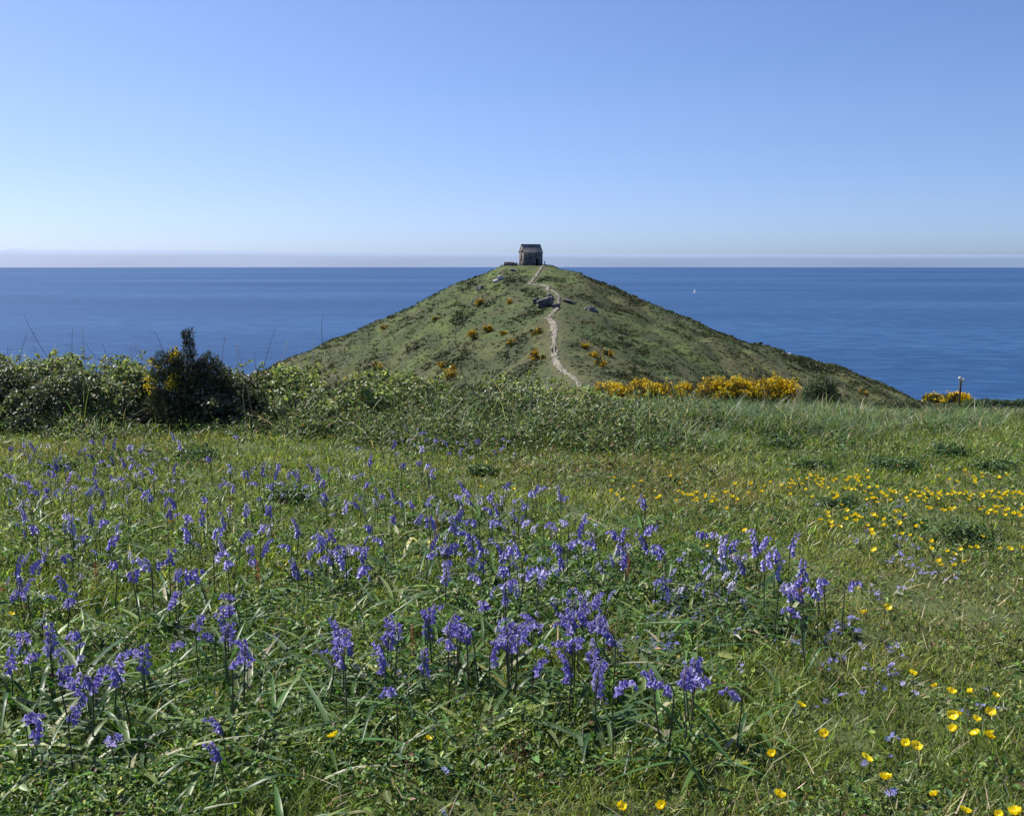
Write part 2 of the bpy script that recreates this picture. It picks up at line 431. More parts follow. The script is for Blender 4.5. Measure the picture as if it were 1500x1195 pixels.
def hill():
    xs = np.arange(-330, 392, 1.8); ys = np.concatenate([np.arange(118, 480, 1.8), np.arange(480, 730, 8)])
    X, Y = np.meshgrid(xs, ys); Z = zh(X, Y); n = len(xs)
    C = hill_tone(X, Y)
    pdv = pathdist(X, Y); k = ((1 - sst(pdv, .2, 2.6)) * .55)[..., None]; C = C * (1 - k) + np.array([.13, .125, .06]) * k
    cliff = sst(-Z, 62, 80)[..., None]; C = C * (1 - cliff) + np.array([.16, .14, .12]) * cliff
    q = (np.arange(len(ys) - 1)[:, None, None] * n + np.arange(n - 1)[None, :, None] + np.array([0, 1, n + 1, n])).reshape(-1, 4)
    m, nt, N, L = mat('hill_turf')
    out = node(nt, 'ShaderNodeOutputMaterial'); pr = node(nt, 'ShaderNodeBsdfPrincipled'); pr.inputs['Roughness'].default_value = .9; pr.inputs['Specular IOR Level'].default_value = .15
    at = node(nt, 'ShaderNodeAttribute', attribute_name='Col'); tc = node(nt, 'ShaderNodeTexCoord')
    nz = node(nt, 'ShaderNodeTexNoise'); nz.inputs['Scale'].default_value = .5; nz.inputs['Detail'].default_value = 9; nz.inputs['Roughness'].default_value = .75; L.new(tc.outputs['Object'], nz.inputs[0])
    rp = ramp(nt, [(.3, (.6, .62, .6)), (.5, (.95, .95, .95)), (.7, (1.4, 1.35, 1.25))]); L.new(nz.outputs['Fac'], rp.inputs[0])
    mu = node(nt, 'ShaderNodeMix', data_type='RGBA', blend_type='MULTIPLY'); mu.inputs[0].default_value = 1
    L.new(at.outputs['Color'], mu.inputs[6]); L.new(rp.outputs[0], mu.inputs[7]); L.new(mu.outputs[2], pr.inputs['Base Color'])
    b = node(nt, 'ShaderNodeBump'); b.inputs['Strength'].default_value = .9; b.inputs['Distance'].default_value = .8; L.new(nz.outputs['Fac'], b.inputs['Height']); L.new(b.outputs[0], pr.inputs['Normal'])
    L.new(pr.outputs[0], out.inputs[0])
    tag(link('headland_hill', mesh('headland_hill', np.stack([X, Y, Z], -1).reshape(-1, 3), q, None, m, C.reshape(-1, 3) * .84, True)), kind='structure')
hill()

def hill_scrub():
    # low tufts of heather, bramble and grass all over the hill
    n = 80000
    x = rng.uniform(-190, 230, n); y = rng.uniform(150, 470, n)
    pdv = pathdist(x, y); b = fbm(x / 9, y / 14, 71, 3); big = fbm(x / 16, y / 26, 81, 3)
    top = np.exp(-((x - 8) / 14) ** 2 - ((y - 444) / 12) ** 2)
    keep = (pdv > 1.3) & (rng.uniform(0, 1, n) < np.clip((b - .30) * 2.6, .42, 1) * (1 - .95 * top)) & (zh(x, y) > -75)
    x, y, b, big, pdv = x[keep], y[keep], b[keep], big[keep], pdv[keep]; n = len(x)
    size = (.20 + .55 * rng.uniform(0, 1, n) ** 2 + 1.0 * np.clip(b - .54, 0, 1) * 3 * rng.uniform(.2, 1, n)) * (.35 + .65 * sst(pdv, .5, 5))
    size *= .45 + .55 * sst(np.hypot(x - 8, y - 444), 6, 22)
    sky = sst(y, 425, 445) * sst(np.abs(x - 6), 16, 26); size *= 1 + sky * rng.uniform(.1, .8, n)
    z = zh(x, y); k = 11
    P = np.repeat(np.stack([x, y, z], -1), k, 0); S = np.repeat(size, k)
    d = sph(n * k); d[:, 2] = np.abs(d[:, 2]); off = d * (rng.uniform(.45, 1, (n * k, 1)))
    P = P + off * S[:, None] * np.array([1.3, 1.3, .50])
    base = hill_tone(x, y) * np.exp(rng.normal(.06, .26, (n, 1)))
    dark = np.clip((b - .54) * 7, 0, 1)[:, None] * .4
    dark = np.maximum(dark, (sky * .3)[:, None])
    base = base * (1 - dark) + dark * np.array([.040, .052, .024])
    br = (rng.uniform(0, 1, n) < .07)[:, None]; base = np.where(br, np.array([.085, .06, .035]), base)
    C = np.repeat(base, k, 0) * .82 * np.exp(rng.normal(0, .22, (n * k, 1)))
    V, q, t, C = leaflets(P, S * rng.uniform(.5, .95, n * k), d + rng.normal(0, .5, d.shape), C, .8)
    tag(link('hillside_scrub', mesh('hillside_scrub', V, q, t, M_dull, C)), 'low heath and bramble scrub covering the conical headland', 'scrub', kind='stuff')
hill_scrub()

# stony path
def path():
    n = 220; t = np.linspace(0, len(PX) - 1, n); i = np.arange(len(PX))
    x = np.interp(t, i, PX); y = np.interp(t, i, PY); wd = np.interp(t, i, PW)
    wd = wd * (.62 + .85 * fbm(t * 1.9, t * 0 + 3, 77, 3)); tx, tyy = np.gradient(x), np.gradient(y); l = np.hypot(tx, tyy) + 1e-9; nx, ny = -tyy / l, tx / l
    m = 7; V = []
    for j in range(m):
        s = (j / (m - 1) - .5)
        jit = (fbm(t * 2.3, t * 0 + j, 8 + (j > 3), 2) - .5) * .5 if j in (0, m - 1) else 0
        xx = x + nx * wd * (s + jit); yy = y + ny * wd * (s + jit)
        V.append(np.stack([xx, yy, zh(xx, yy) + (.28 if 0 < j < m - 1 else .05)], -1))
    V = np.stack(V, 1).reshape(-1, 3)
    q = [(a * m + j, a * m + j + 1, (a + 1) * m + j + 1, (a + 1) * m + j) for a in range(n - 1) for j in range(m - 1)]
    mt = plain('stony_path', [(.25, (.06, .062, .035)), (.45, (.125, .112, .08)), (.6, (.20, .175, .135)), (.8, (.32, .29, .24))], 1.2, .9, .8, 8, dist=.15, vor=1.3)
    tag(link('stony_path', mesh('stony_path', V, q, None, mt)), kind='structure')
    # loose pale stones and steps on the path
    mb = MB(); base = np.array([[a, b, c] for a in (-1, 1) for b in (-1, 1) for c in (-1, 1)], float)
    fq = [(0, 1, 3, 2), (4, 6, 7, 5), (0, 4, 5, 1), (2, 3, 7, 6), (0, 2, 6, 4), (1, 5, 7, 3)]
    for _ in range(700):
        u = rng.uniform(20, n - 1); k = int(u)
        s = rng.uniform(-.55, .55); xx = x[k] + nx[k] * wd[k] * s + rng.normal(0, .3); yy = y[k] + ny[k] * wd[k] * s + rng.normal(0, .6)
        r = rng.uniform(.08, .34) * np.array([1.2, .8, .42]); a = rng.uniform(0, 3.1)
        B = base * r * np.exp(rng.normal(0, .25, base.shape)); B = B @ np.array([[math.cos(a), math.sin(a), 0], [-math.sin(a), math.cos(a), 0], [0, 0, 1]])
        mb.add(B + np.array([xx, yy, float(zh(xx, yy)) + .12]), fq)
    tag(link('path_stones', mb.mesh('path_stones', plain('pale_stone', [(.3, (.16, .145, .12)), (.7, (.42, .39, .34))], .6, .9))), 'loose pale stones strewn along the hill path', 'stones', kind='stuff')
path()

def rock_mesh(name, rx, ry, rz, seed, m, sub=3):
    import bmesh
    bm = bmesh.new(); bmesh.ops.create_icosphere(bm, subdivisions=sub, radius=1)
    r = np.random.default_rng(seed); pl = [(v / np.linalg.norm(v), d) for v, d in zip(r.normal(size=(13, 3)), r.uniform(.5, .95, 13))]
    for v in bm.verts:
        p = np.array(v.co)
        for nn, d in pl:
            e = p @ nn - d
            if e > 0: p = p - nn * e * .92
        p = p * (1 + .10 * (r.uniform() - .5))
        v.co = (p[0] * rx, p[1] * ry, p[2] * rz)
    me = bpy.data.meshes.new(name); bm.to_mesh(me); bm.free(); me.materials.append(m); return me
M_rock = plain('rock', [(.3, (.045, .042, .042)), (.5, (.11, .105, .10)), (.7, (.24, .22, .20))], .9, .9, .9, 8, dist=.3)
M_pale = plain('pale_rock', [(.3, (.28, .26, .24)), (.7, (.62, .60, .57))], 1.2, .9, .5, 8, dist=.1)
for (px, py, wpx, hpx, mt, lab) in [
    (799, 440, 34, 19, M_rock, 'large dark rock outcrop jutting from the ridge beside the stony path'),
    (788, 440, 16, 11, M_rock, 'dark lower rock on the left flank of the big outcrop'),
    (806, 434, 14, 12, M_rock, 'steep dark rock forming the top of the big outcrop'),
    (796, 446, 20, 8, M_rock, 'flat dark rock at the foot of the big outcrop'),
    (815, 447, 14, 8, M_rock, 'small dark rock wedged between the big outcrop and the path'),
    (732, 407, 12, 7, M_pale, 'pale boulder high on the left slope below the chapel wall'),
    (726, 411, 9, 5, M_pale, 'smaller pale boulder just downhill of the high pale one'),
    (752, 395, 12, 5, M_rock, 'dark rock in the turf just below the low chapel wall'),
    (706, 421, 16, 8, M_rock, 'dark rock ledge on the left shoulder of the hill'),
    (866, 452, 20, 9, M_rock, 'dark rock ledge on the slope right of the path'),
    (833, 441, 22, 6, M_rock, 'long flat dark rock right of the big outcrop'),
    (1157, 519, 7, 5, M_pale, 'white rock on the lower right skyline of the hill')]:
    P = unproj(px, py + hpx * .4, 0, 150)[0]; sc = P[1] / F
    o = link('rock', rock_mesh('rock', wpx * sc * .55, wpx * sc * .4, hpx * sc * .8, int(px), mt), None, (P[0], P[1], P[2] + .1 * hpx * sc))
    o.rotation_euler = (0, .1, rng.uniform(-.5, .5)); tag(o, lab, 'rock')

# ------------------------------------------------------------------ chapel
def chapel():
    Y = 450.0; d = ray(777.5, 387); x = float(d[0] / d[1]) * Y; z = float(zh(x, Y)) - .7
    zb = CH + float(ray(777, 387.2)[2] / ray(777, 387.2)[1]) * Y
    root = thing('stone_chapel', 'small grey stone chapel with steep stone roof on the hilltop', 'chapel', (x, Y, zb), R(22))
    Lx, Wy, E, Rz = 4.5, 2.75, 5.0, 3.35
    ms = plain('chapel_stone', [(.25, (.075, .066, .06)), (.5, (.16, .14, .125)), (.75, (.29, .26, .235))], 1.4, .92, .8, 7, dist=.12, vor=2.6)
    mr = plain('chapel_roof_stone', [(.25, (.12, .11, .105)), (.5, (.21, .195, .19)), (.75, (.33, .31, .30))], 1.6, .9, .7, 7, dist=.12, vor=2.2)
    md = plain('opening_shade', [(.3, (.008, .008, .009)), (.7, (.02, .018, .018))], 2, .9)  # near-black panels stand in for the shade inside doorway and windows
    ml = plain('lintel_stone', [(.3, (.22, .20, .18)), (.7, (.40, .37, .34))], 3, .9)
    # walls: front (towards the viewer), back and two gables with real openings as recessed boxes
    mb = MB(); t = .7
    def wall_x(y0, y1, holes):            # wall along x with rectangular holes (x0,x1,z0,z1)
        xs = sorted({-Lx, Lx, *[h[0] for h in holes], *[h[1] for h in holes]})
        for a, b in zip(xs[:-1], xs[1:]):
            hs = [h for h in holes if h[0] <= a and h[1] >= b]
            if not hs: mb.box(a, b, y0, y1, -1.5, E)
            else:
                if hs[0][2] > -1.5: mb.box(a, b, y0, y1, -1.5, hs[0][2])
                mb.box(a, b, y0, y1, hs[0][3], E)
    wall_x(-Wy, -Wy + t, [(-1.55, -.95, 2.1, 3.35), (1.35, 2.45, -1.5, 2.35)])
    wall_x(Wy - t, Wy, [(-.4, .4, 2.0, 3.4)])
    for s in (-1, 1):
        xa, xb = (-Lx, -Lx + t) if s < 0 else (Lx - t, Lx)
        hw = .55
        if s < 0:
            mb.box(xa, xb, -Wy + t, -hw, -1.5, E); mb.box(xa, xb, hw, Wy - t, -1.5, E); mb.box(xa, xb, -hw, hw, -1.5, 1.2); mb.box(xa, xb, -hw, hw, 4.4, E)
        else:
            mb.box(xa, xb, -Wy + t, Wy - t, -1.5, E)
        V = [(xa, -Wy, E), (xa, Wy, E), (xa, 0, E + Rz), (xb, -Wy, E), (xb, Wy, E), (xb, 0, E + Rz)]
        mb.add(V, [(0, 3, 5, 2), (1, 2, 5, 4), (0, 1, 4, 3)], [(0, 2, 1), (3, 4, 5)])
    link('wall', mb.mesh('wall', ms), root)
    # roof slabs, stepped in courses of stone
    mb = MB()
    for s in (-1, 1):
        for k in range(7):
            f0, f1 = k / 7, (k + 1) / 7
            ya, yb = s * (Wy + .22) * (1 - f0), s * (Wy + .22) * (1 - f1)
            za, zc = E + .05 + Rz * f0 - .2 * (1 - f0), E + .05 + Rz * f1 - .2 * (1 - f1)
            V = []
            for xx in (-Lx - .12, Lx + .12):
                V += [(xx, ya, za + .02), (xx, yb, zc + .02), (xx, yb, zc + .27), (xx, ya, za + .36)]
            mb.add(V, [(0, 4, 5, 1), (3, 2, 6, 7), (0, 3, 7, 4), (1, 5, 6, 2), (0, 1, 2, 3), (4, 7, 6, 5)])
    r = link('roof', mb.mesh('roof', mr), root)
    mb = MB(); mb.box(-Lx - .14, Lx + .14, -.2, .2, E + Rz + .18, E + Rz + .46); link('ridge', mb.mesh('ridge', mr), r)
    mb = MB(); mb.box(-Lx - .05, Lx + .05, -Wy - .28, -Wy - .003, E - .42, E - .19); link('eaves_course', mb.mesh('eaves_course', ml), root)
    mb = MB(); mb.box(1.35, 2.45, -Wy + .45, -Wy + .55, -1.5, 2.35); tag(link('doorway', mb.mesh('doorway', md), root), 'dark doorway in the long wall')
    mb = MB(); mb.box(1.1, 2.7, -Wy - .05, -Wy - .003, 2.36, 2.66); link('lintel', mb.mesh('lintel', ms), root)
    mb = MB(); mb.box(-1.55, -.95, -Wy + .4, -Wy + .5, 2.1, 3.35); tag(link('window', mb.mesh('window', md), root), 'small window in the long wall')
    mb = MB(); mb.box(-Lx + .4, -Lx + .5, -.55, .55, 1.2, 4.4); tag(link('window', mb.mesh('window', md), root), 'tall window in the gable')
    # low ruined wall on the left
    d = ray(748, 388); xw = float(d[0] / d[1]) * 449; zw = CH + float(d[2] / d[1]) * 449
    mw = MB(); hs = [1.25, 1.35, 1.3, 1.15, 1.3, 1.2, .9, 1.15]
    for k, h in enumerate(hs):
        mw.box(-3 + k * .75, -3 + (k + 1) * .75 - .003, -.3 + .02 * (k % 2), .3 - .02 * (k % 3), -1.6, h - .55)
    o = link('low_stone_wall', mw.mesh('low_stone_wall', ms), None, (xw, 449, zw + .55)); tag(o, 'low ruined stone wall on the hilltop left of the chapel', 'wall')
chapel()

# ------------------------------------------------------------------ people (small on the hill)
def skinned(name, joints, edges, m, sub=1):
    me = bpy.data.meshes.new(name); me.from_pydata([j[:3] for j in joints], edges, []); me.update()
    o = bpy.data.objects.new(name + '_tmp', me); col.objects.link(o)
    sk = o.modifiers.new('s', 'SKIN'); ss = o.modifiers.new('u', 'SUBSURF'); ss.levels = sub; ss.render_levels = sub
    for v, j in zip(me.skin_vertices[0].data, joints): v.radius = (j[3], j[4] if len(j) > 4 else j[3])
    me.skin_vertices[0].data[0].use_root = True
    dg = bpy.context.evaluated_depsgraph_get(); out = bpy.data.meshes.new_from_object(o.evaluated_get(dg))
    bpy.data.objects.remove(o); out.name = name; out.materials.clear(); out.materials.append(m)
    for p in out.polygons: p.use_smooth = True
    return out
M_skin = plain('skin', [(.3, (.42, .26, .19)), (.7, (.48, .31, .23))], 10, .6)
def person(x, y, z, rz, label, coat, legs, hairc, stride=.16):
    r = thing('person', label, 'person', (x, y, z), rz, 'walkers on the headland')
    J = [(0, 0, .95, .13, .10), (0, .01, 1.15, .135, .10), (0, .02, 1.36, .15, .105), (0, .02, 1.50, .06), (0, .0, 1.58, .075, .085), (0, -.005, 1.68, .085, .095), (0, 0, 1.75, .06, .07),
         (-.18, .02, 1.42, .055), (-.25, .05, 1.15, .042), (-.24, -.08, .92, .033), (-.24, -.11, .83, .03), (.18, .02, 1.42, .055), (.25, 0, 1.15, .042), (.24, -.13, .95, .033), (.24, -.17, .87, .03),
         (-.09, 0, .88, .09), (-.10, -stride * .6, .5, .062), (-.10, -stride * .5, .09, .042), (-.10, -stride * .5 - .13, .04, .04),
         (.09, 0, .88, .09), (.10, stride * .2, .5, .062), (.10, stride, .10, .042), (.10, stride - .12, .05, .04)]
    E = [(0, 1), (1, 2), (2, 3), (3, 4), (4, 5), (5, 6), (2, 7), (7, 8), (8, 9), (9, 10), (2, 11), (11, 12), (12, 13), (13, 14), (0, 15), (15, 16), (16, 17), (17, 18), (0, 19), (19, 20), (20, 21), (21, 22)]
    link('body', skinned('body', J, E, M_skin), r)
    def sub(name, ids, grow, m):
        mp = {k: i for i, k in enumerate(ids)}
        jj = [(J[k][0], J[k][1], J[k][2], J[k][3] + grow, (J[k][4] if len(J[k]) > 4 else J[k][3]) + grow) for k in ids]
        link(name, skinned(name, jj, [(mp[a], mp[b]) for a, b in E if a in mp and b in mp], m), r)
    sub('jacket', [0, 1, 2, 7, 8, 9, 11, 12, 13], .025, coat); sub('trousers', [0, 15, 16, 17, 19, 20, 21], .018, legs)
    mb = MB(); u = np.linspace(0, math.pi * .62, 6); v = np.arange(10) * math.pi / 5
    S = np.stack([np.sin(u)[:, None] * np.cos(v), np.sin(u)[:, None] * np.sin(v), np.cos(u)[:, None] + 0 * v], -1)
    q = [(i * 10 + j, i * 10 + (j + 1) % 10, (i + 1) * 10 + (j + 1) % 10, (i + 1) * 10 + j) for i in range(5) for j in range(10)]
    mb.add(S * np.array([.10, .115, .13]) + np.array([0, .02, 1.69]), q); link('hair', mb.mesh('hair', hairc, True), r)
    return r
M_navy = plain('dark_cloth', [(.3, (.012, .013, .02)), (.7, (.03, .03, .045))], 20, .9)
M_black = plain('black_cloth', [(.3, (.012, .012, .012)), (.7, (.025, .025, .025))], 20, .9)
M_hair = plain('brown_hair', [(.3, (.03, .02, .012)), (.7, (.06, .04, .025))], 40, .6)
def on_path(px, py):
    Y = float(np.interp(py, [389, 414, 430, 445, 470, 514, 536, 562], [447, 395, 368, 347, 320, 270, 245, 205])); d = ray(px, py)
    x = float(d[0] / d[1]) * Y; return x, Y, float(zh(x, Y)) + .12
person(*on_path(809.4, 516), R(170), 'walker in dark clothes on the stony path, left one of the pair', M_navy, M_black, M_hair)
person(*on_path(814.0, 514.5), R(185), 'walker in dark clothes on the stony path, right one of the pair', M_black, M_navy, M_hair, .12)
d = ray(797.6, 387.5); Yp = 447.0; xp = float(d[0] / d[1]) * Yp
person(xp, Yp, max(float(zh(xp, Yp)), CH + float(ray(797.6, 388.2)[2] / ray(797.6, 388.2)[1]) * Yp), R(20), 'person in dark clothes standing right of the chapel on the hilltop', M_black, M_navy, M_hair, .05)

# ------------------------------------------------------------------ yacht
def yacht():
    d = ray(1017, 429.5); Y = (SEA - CH) / float(d[2] / d[1]); x = float(d[0] / d[1]) * Y
    r = thing('sailing_boat', 'small white sailing boat alone on the blue sea', 'sailing boat', (x, Y, SEA), R(25))
    mw = foliage('sailcloth', .6, .6, .2, False, [(0, (.85, .85, .83)), (1, (.88, .88, .86))], (1, 1, 1)); mh = plain('white_hull', [(.3, (.75, .75, .75)), (.7, (.82, .82, .82))], 1, .4)
    mb = MB(); st = [(-5.5, 1.1, 1.0), (-3, 1.6, .95), (0, 1.75, .95), (3, 1.2, 1.1), (5.6, .05, 1.35)]
    V = []
    for (xx, b, h) in st: V += [(xx, -b, h), (xx, -b * .7, 0), (xx, 0, -.5), (xx, b * .7, 0), (xx, b, h), (xx, 0, h + .08)]
    q = [(i * 6 + j, i * 6 + (j + 1) % 6, (i + 1) * 6 + (j + 1) % 6, (i + 1) * 6 + j) for i in range(4) for j in range(6)]
    mb.add(V, q, [(0, 5, 4), (0, 4, 3), (0, 3, 2), (0, 2, 1)]); link('hull', mb.mesh('hull', mh, True), r)
    mb = MB(); mb.box(-1.5, 2, -.7, .7, 1.04, 1.6); link('cabin', mb.mesh('cabin', mh), r)
    mb = MB(); mb.tube([(1, 0, 1), (1, 0, 17)], [.11, .07], 6); link('mast', mb.mesh('mast', M_wood), r)
    mb = MB(); mb.tube([(1, 0, 2.2), (-4.6, -.9, 2.3)], .08, 6); link('boom', mb.mesh('boom', M_wood), r)
    def sail(A, B, Cc, belly):
        mb = MB(); n = 8; V = []
        for s in (0, .04):
            for i in range(n + 1):
                t = i / n; a = np.array(A) * (1 - t) + np.array(Cc) * t; b = np.array(B) * (1 - t) + np.array(Cc) * t
                for j in range(n + 1):
                    u = j / n; p = a * (1 - u) + b * u; V.append(p + np.array([0, -belly * math.sin(math.pi * u) * (1 - t) + s, 0]))
        m = n + 1; q = []
        for s in (0, 1):
            for i in range(n):
                for j in range(n): q.append(tuple(s * m * m + k for k in (i * m + j, i * m + j + 1, (i + 1) * m + j + 1, (i + 1) * m + j)))
        return mb.add(V, q)
    link('mainsail', sail((.85, -.02, 2.35), (-4.5, -.9, 2.4), (.9, -.02, 16.6), .5).mesh('mainsail', mw, True), r)
    link('jib', sail((5.3, 0, 1.6), (.8, -.9, 2.0), (1.15, 0, 15), .6).mesh('jib', mw, True), r)
yacht()

# ------------------------------------------------------------------ signpost
def signpost():
    Yp = 52.0; d = ray(1405, 594); P = np.array([d[0] / d[1] * Yp, Yp, 0.0]); P[2] = zg(P[0], Yp); s = Yp / F
    H = CH + float(ray(1405, 551)[2] / ray(1405, 551)[1]) * Yp - P[2]
    r = thing('signpost', 'thin dark post with two small white fingers on the right cliff edge', 'signpost', tuple(P), R(4))
    mb = MB(); w = 1.15 * s
    mb.box(-w, w, -w, w, -.3, H - .02); mb.add([(-w, -w, H - .02), (w, -w, H - .02), (w, w, H - .02), (-w, w, H - .02), (0, 0, H + .04)], None, [(0, 1, 4), (1, 2, 4), (2, 3, 4), (3, 0, 4)])
    link('post', mb.mesh('post', plain('weathered_post', [(.3, (.03, .024, .02)), (.7, (.07, .055, .045))], 12, .9, .4, stretch=(1, 1, .1))), r)
    mw = plain('white_board', [(.3, (.74, .74, .73)), (.7, (.84, .84, .83))], 3, .6)
    def finger(x0, x1, z0, z1, y):
        mb = MB(); tip = .02 if x1 > 0 else -.02
        a, b = (x0, x1) if x1 > 0 else (x1, x0)
        pts = [(x0, z0), (x1 - tip, z0), (x1, (z0 + z1) / 2), (x1 - tip, z1), (x0, z1)]
        V = [(p[0], y, p[1]) for p in pts] + [(p[0], y + .03, p[1]) for p in pts]
        mb.add(V, [(i, (i + 1) % 5, (i + 1) % 5 + 5, i + 5) for i in range(5)], [(0, 4, 3), (0, 3, 1), (1, 3, 2), (5, 8, 9), (5, 6, 8), (6, 7, 8)])
        return mb.mesh('sign_board', mw)
    tag(link('sign_board', finger(.01, -.16, H - .21, H - .02, -w - .034), r), 'upper white board, on the left of the post')
    tag(link('sign_board', finger(.0, .17, H - .31, H - .11, -w - .07), r), 'lower white board, on the right of the post')
signpost()


# ------------------------------------------------------------------ turf and grass
def region(x, y):
    """worn ground, sorrel-red ground, lush ground and purple-grey ground by place"""
    px, py = proj(x, y, zg(x, y))
    n1 = fbm(x * 1.3, y * 1.3, 17, 3) - .5
    worn = np.exp(-((px - 1400) / 260) ** 2 - ((py - 900) / 120) ** 2) + .6 * np.exp(-((px - 1100) / 700) ** 2 - ((py - 1210) / 50) ** 2)
    red = np.exp(-((px - 820) / 190) ** 2 - ((py - 690) / 26) ** 2) * .9 + np.exp(-((px - 1020) / 120) ** 2 - ((py - 725) / 40) ** 2) * .7 + .5 * np.exp(-((px - 150) / 160) ** 2 - ((py - 650) / 25) ** 2)
    lush = sst(1120 - px, -60, 120) * sst(py, 740, 830) * (1 - sst(py, 1110, 1180) * sst(px, 250, 650))
    purp = sst(y, 17, 22) * sst(px, 1180, 1330) * (.4 + n1 * 2)
    return np.clip(worn + n1 * .5, 0, 1), np.clip(red + n1 * .7 * (red > .1), 0, 1), np.clip(lush + n1 * .4, 0, 1), np.clip(purp, 0, 1), px, py

G_MID = np.array([.142, .192, .046]); G_LUSH = np.array([.100, .182, .034]); G_YEL = np.array([.25, .28, .060]); G_BLUE = np.array([.062, .110, .052])
STRAW = np.array([.33, .27, .15]); BROWN = np.array([.12, .085, .045]); REDC = np.array([.17, .085, .045]); PURP = np.array([.25, .22, .27])

def mixc(C, c, k): return C * (1 - k[:, None]) + c * k[:, None]

def scatter(n, y0, y1, side=.62, extra=.7):
    y = np.exp(rng.uniform(math.log(y0), math.log(y1), n)); x = rng.uniform(-1, 1, n) * (side * y + extra)
    return x, y

def turf():
    n = 520000
    x, y = scatter(n, 1.75, 17)
    worn, red, lush, purp, px, py = region(x, y)
    cl = fbm(x * 5, y * 5, 77, 3); cl2 = fbm(x * 1.6, y * 1.6, 78, 3)
    keep = rng.uniform(0, 1, n) < np.clip(np.maximum(.45, .9 * worn) + (cl - .38) * 3.0, .28, 1)
    x, y, worn, red, lush, purp, cl, cl2 = [a[keep] for a in (x, y, worn, red, lush, purp, cl, cl2)]; n = len(x)
    h = (.024 + .018 * (1 - worn) + .012 * lush + .03 * np.clip(cl2 - .45, 0, 1) + .02 * sst(y, 6, 11)) * np.exp(rng.normal(0, .38, n)) * (.6 + .8 * cl)
    w = (.0023 + .00050 * y) * np.exp(rng.normal(0, .3, n)) * (1 + .4 * lush)
    C = np.tile(G_MID, (n, 1)); C = mixc(C, G_LUSH, lush * .7); C = mixc(C, G_YEL, np.clip((cl2 - .42) * 3, 0, .8) * rng.uniform(.2, 1, n))
    C = mixc(C, STRAW * .40 + BROWN * .25 + G_MID * .2, worn * rng.uniform(0, .8, n)); C = mixc(C, REDC, red * rng.uniform(.1, .95, n))
    dry = rng.uniform(0, 1, n) < .05 + .09 * worn + .08 * red; C[dry] = STRAW * np.exp(rng.normal(0, .25, (dry.sum(), 1)))
    C *= np.exp(rng.normal(0, .42, (n, 1))); C *= np.exp(rng.normal(0, .07, (n, 3)))
    P = np.stack([x, y, zg(x, y) - .004], -1)
    lean = rng.uniform(.05, .75, n); bend = rng.uniform(.0, .7, n); h *= .85
    V, q, t, C = blades(P, h, w, rng.uniform(0, 6.283, n), lean, bend, C, 2)
    tag(link('meadow_turf', mesh('meadow_turf', V, q, t, M_grass, C)), 'short green turf of the clifftop meadow', 'grass', kind='stuff')
turf()

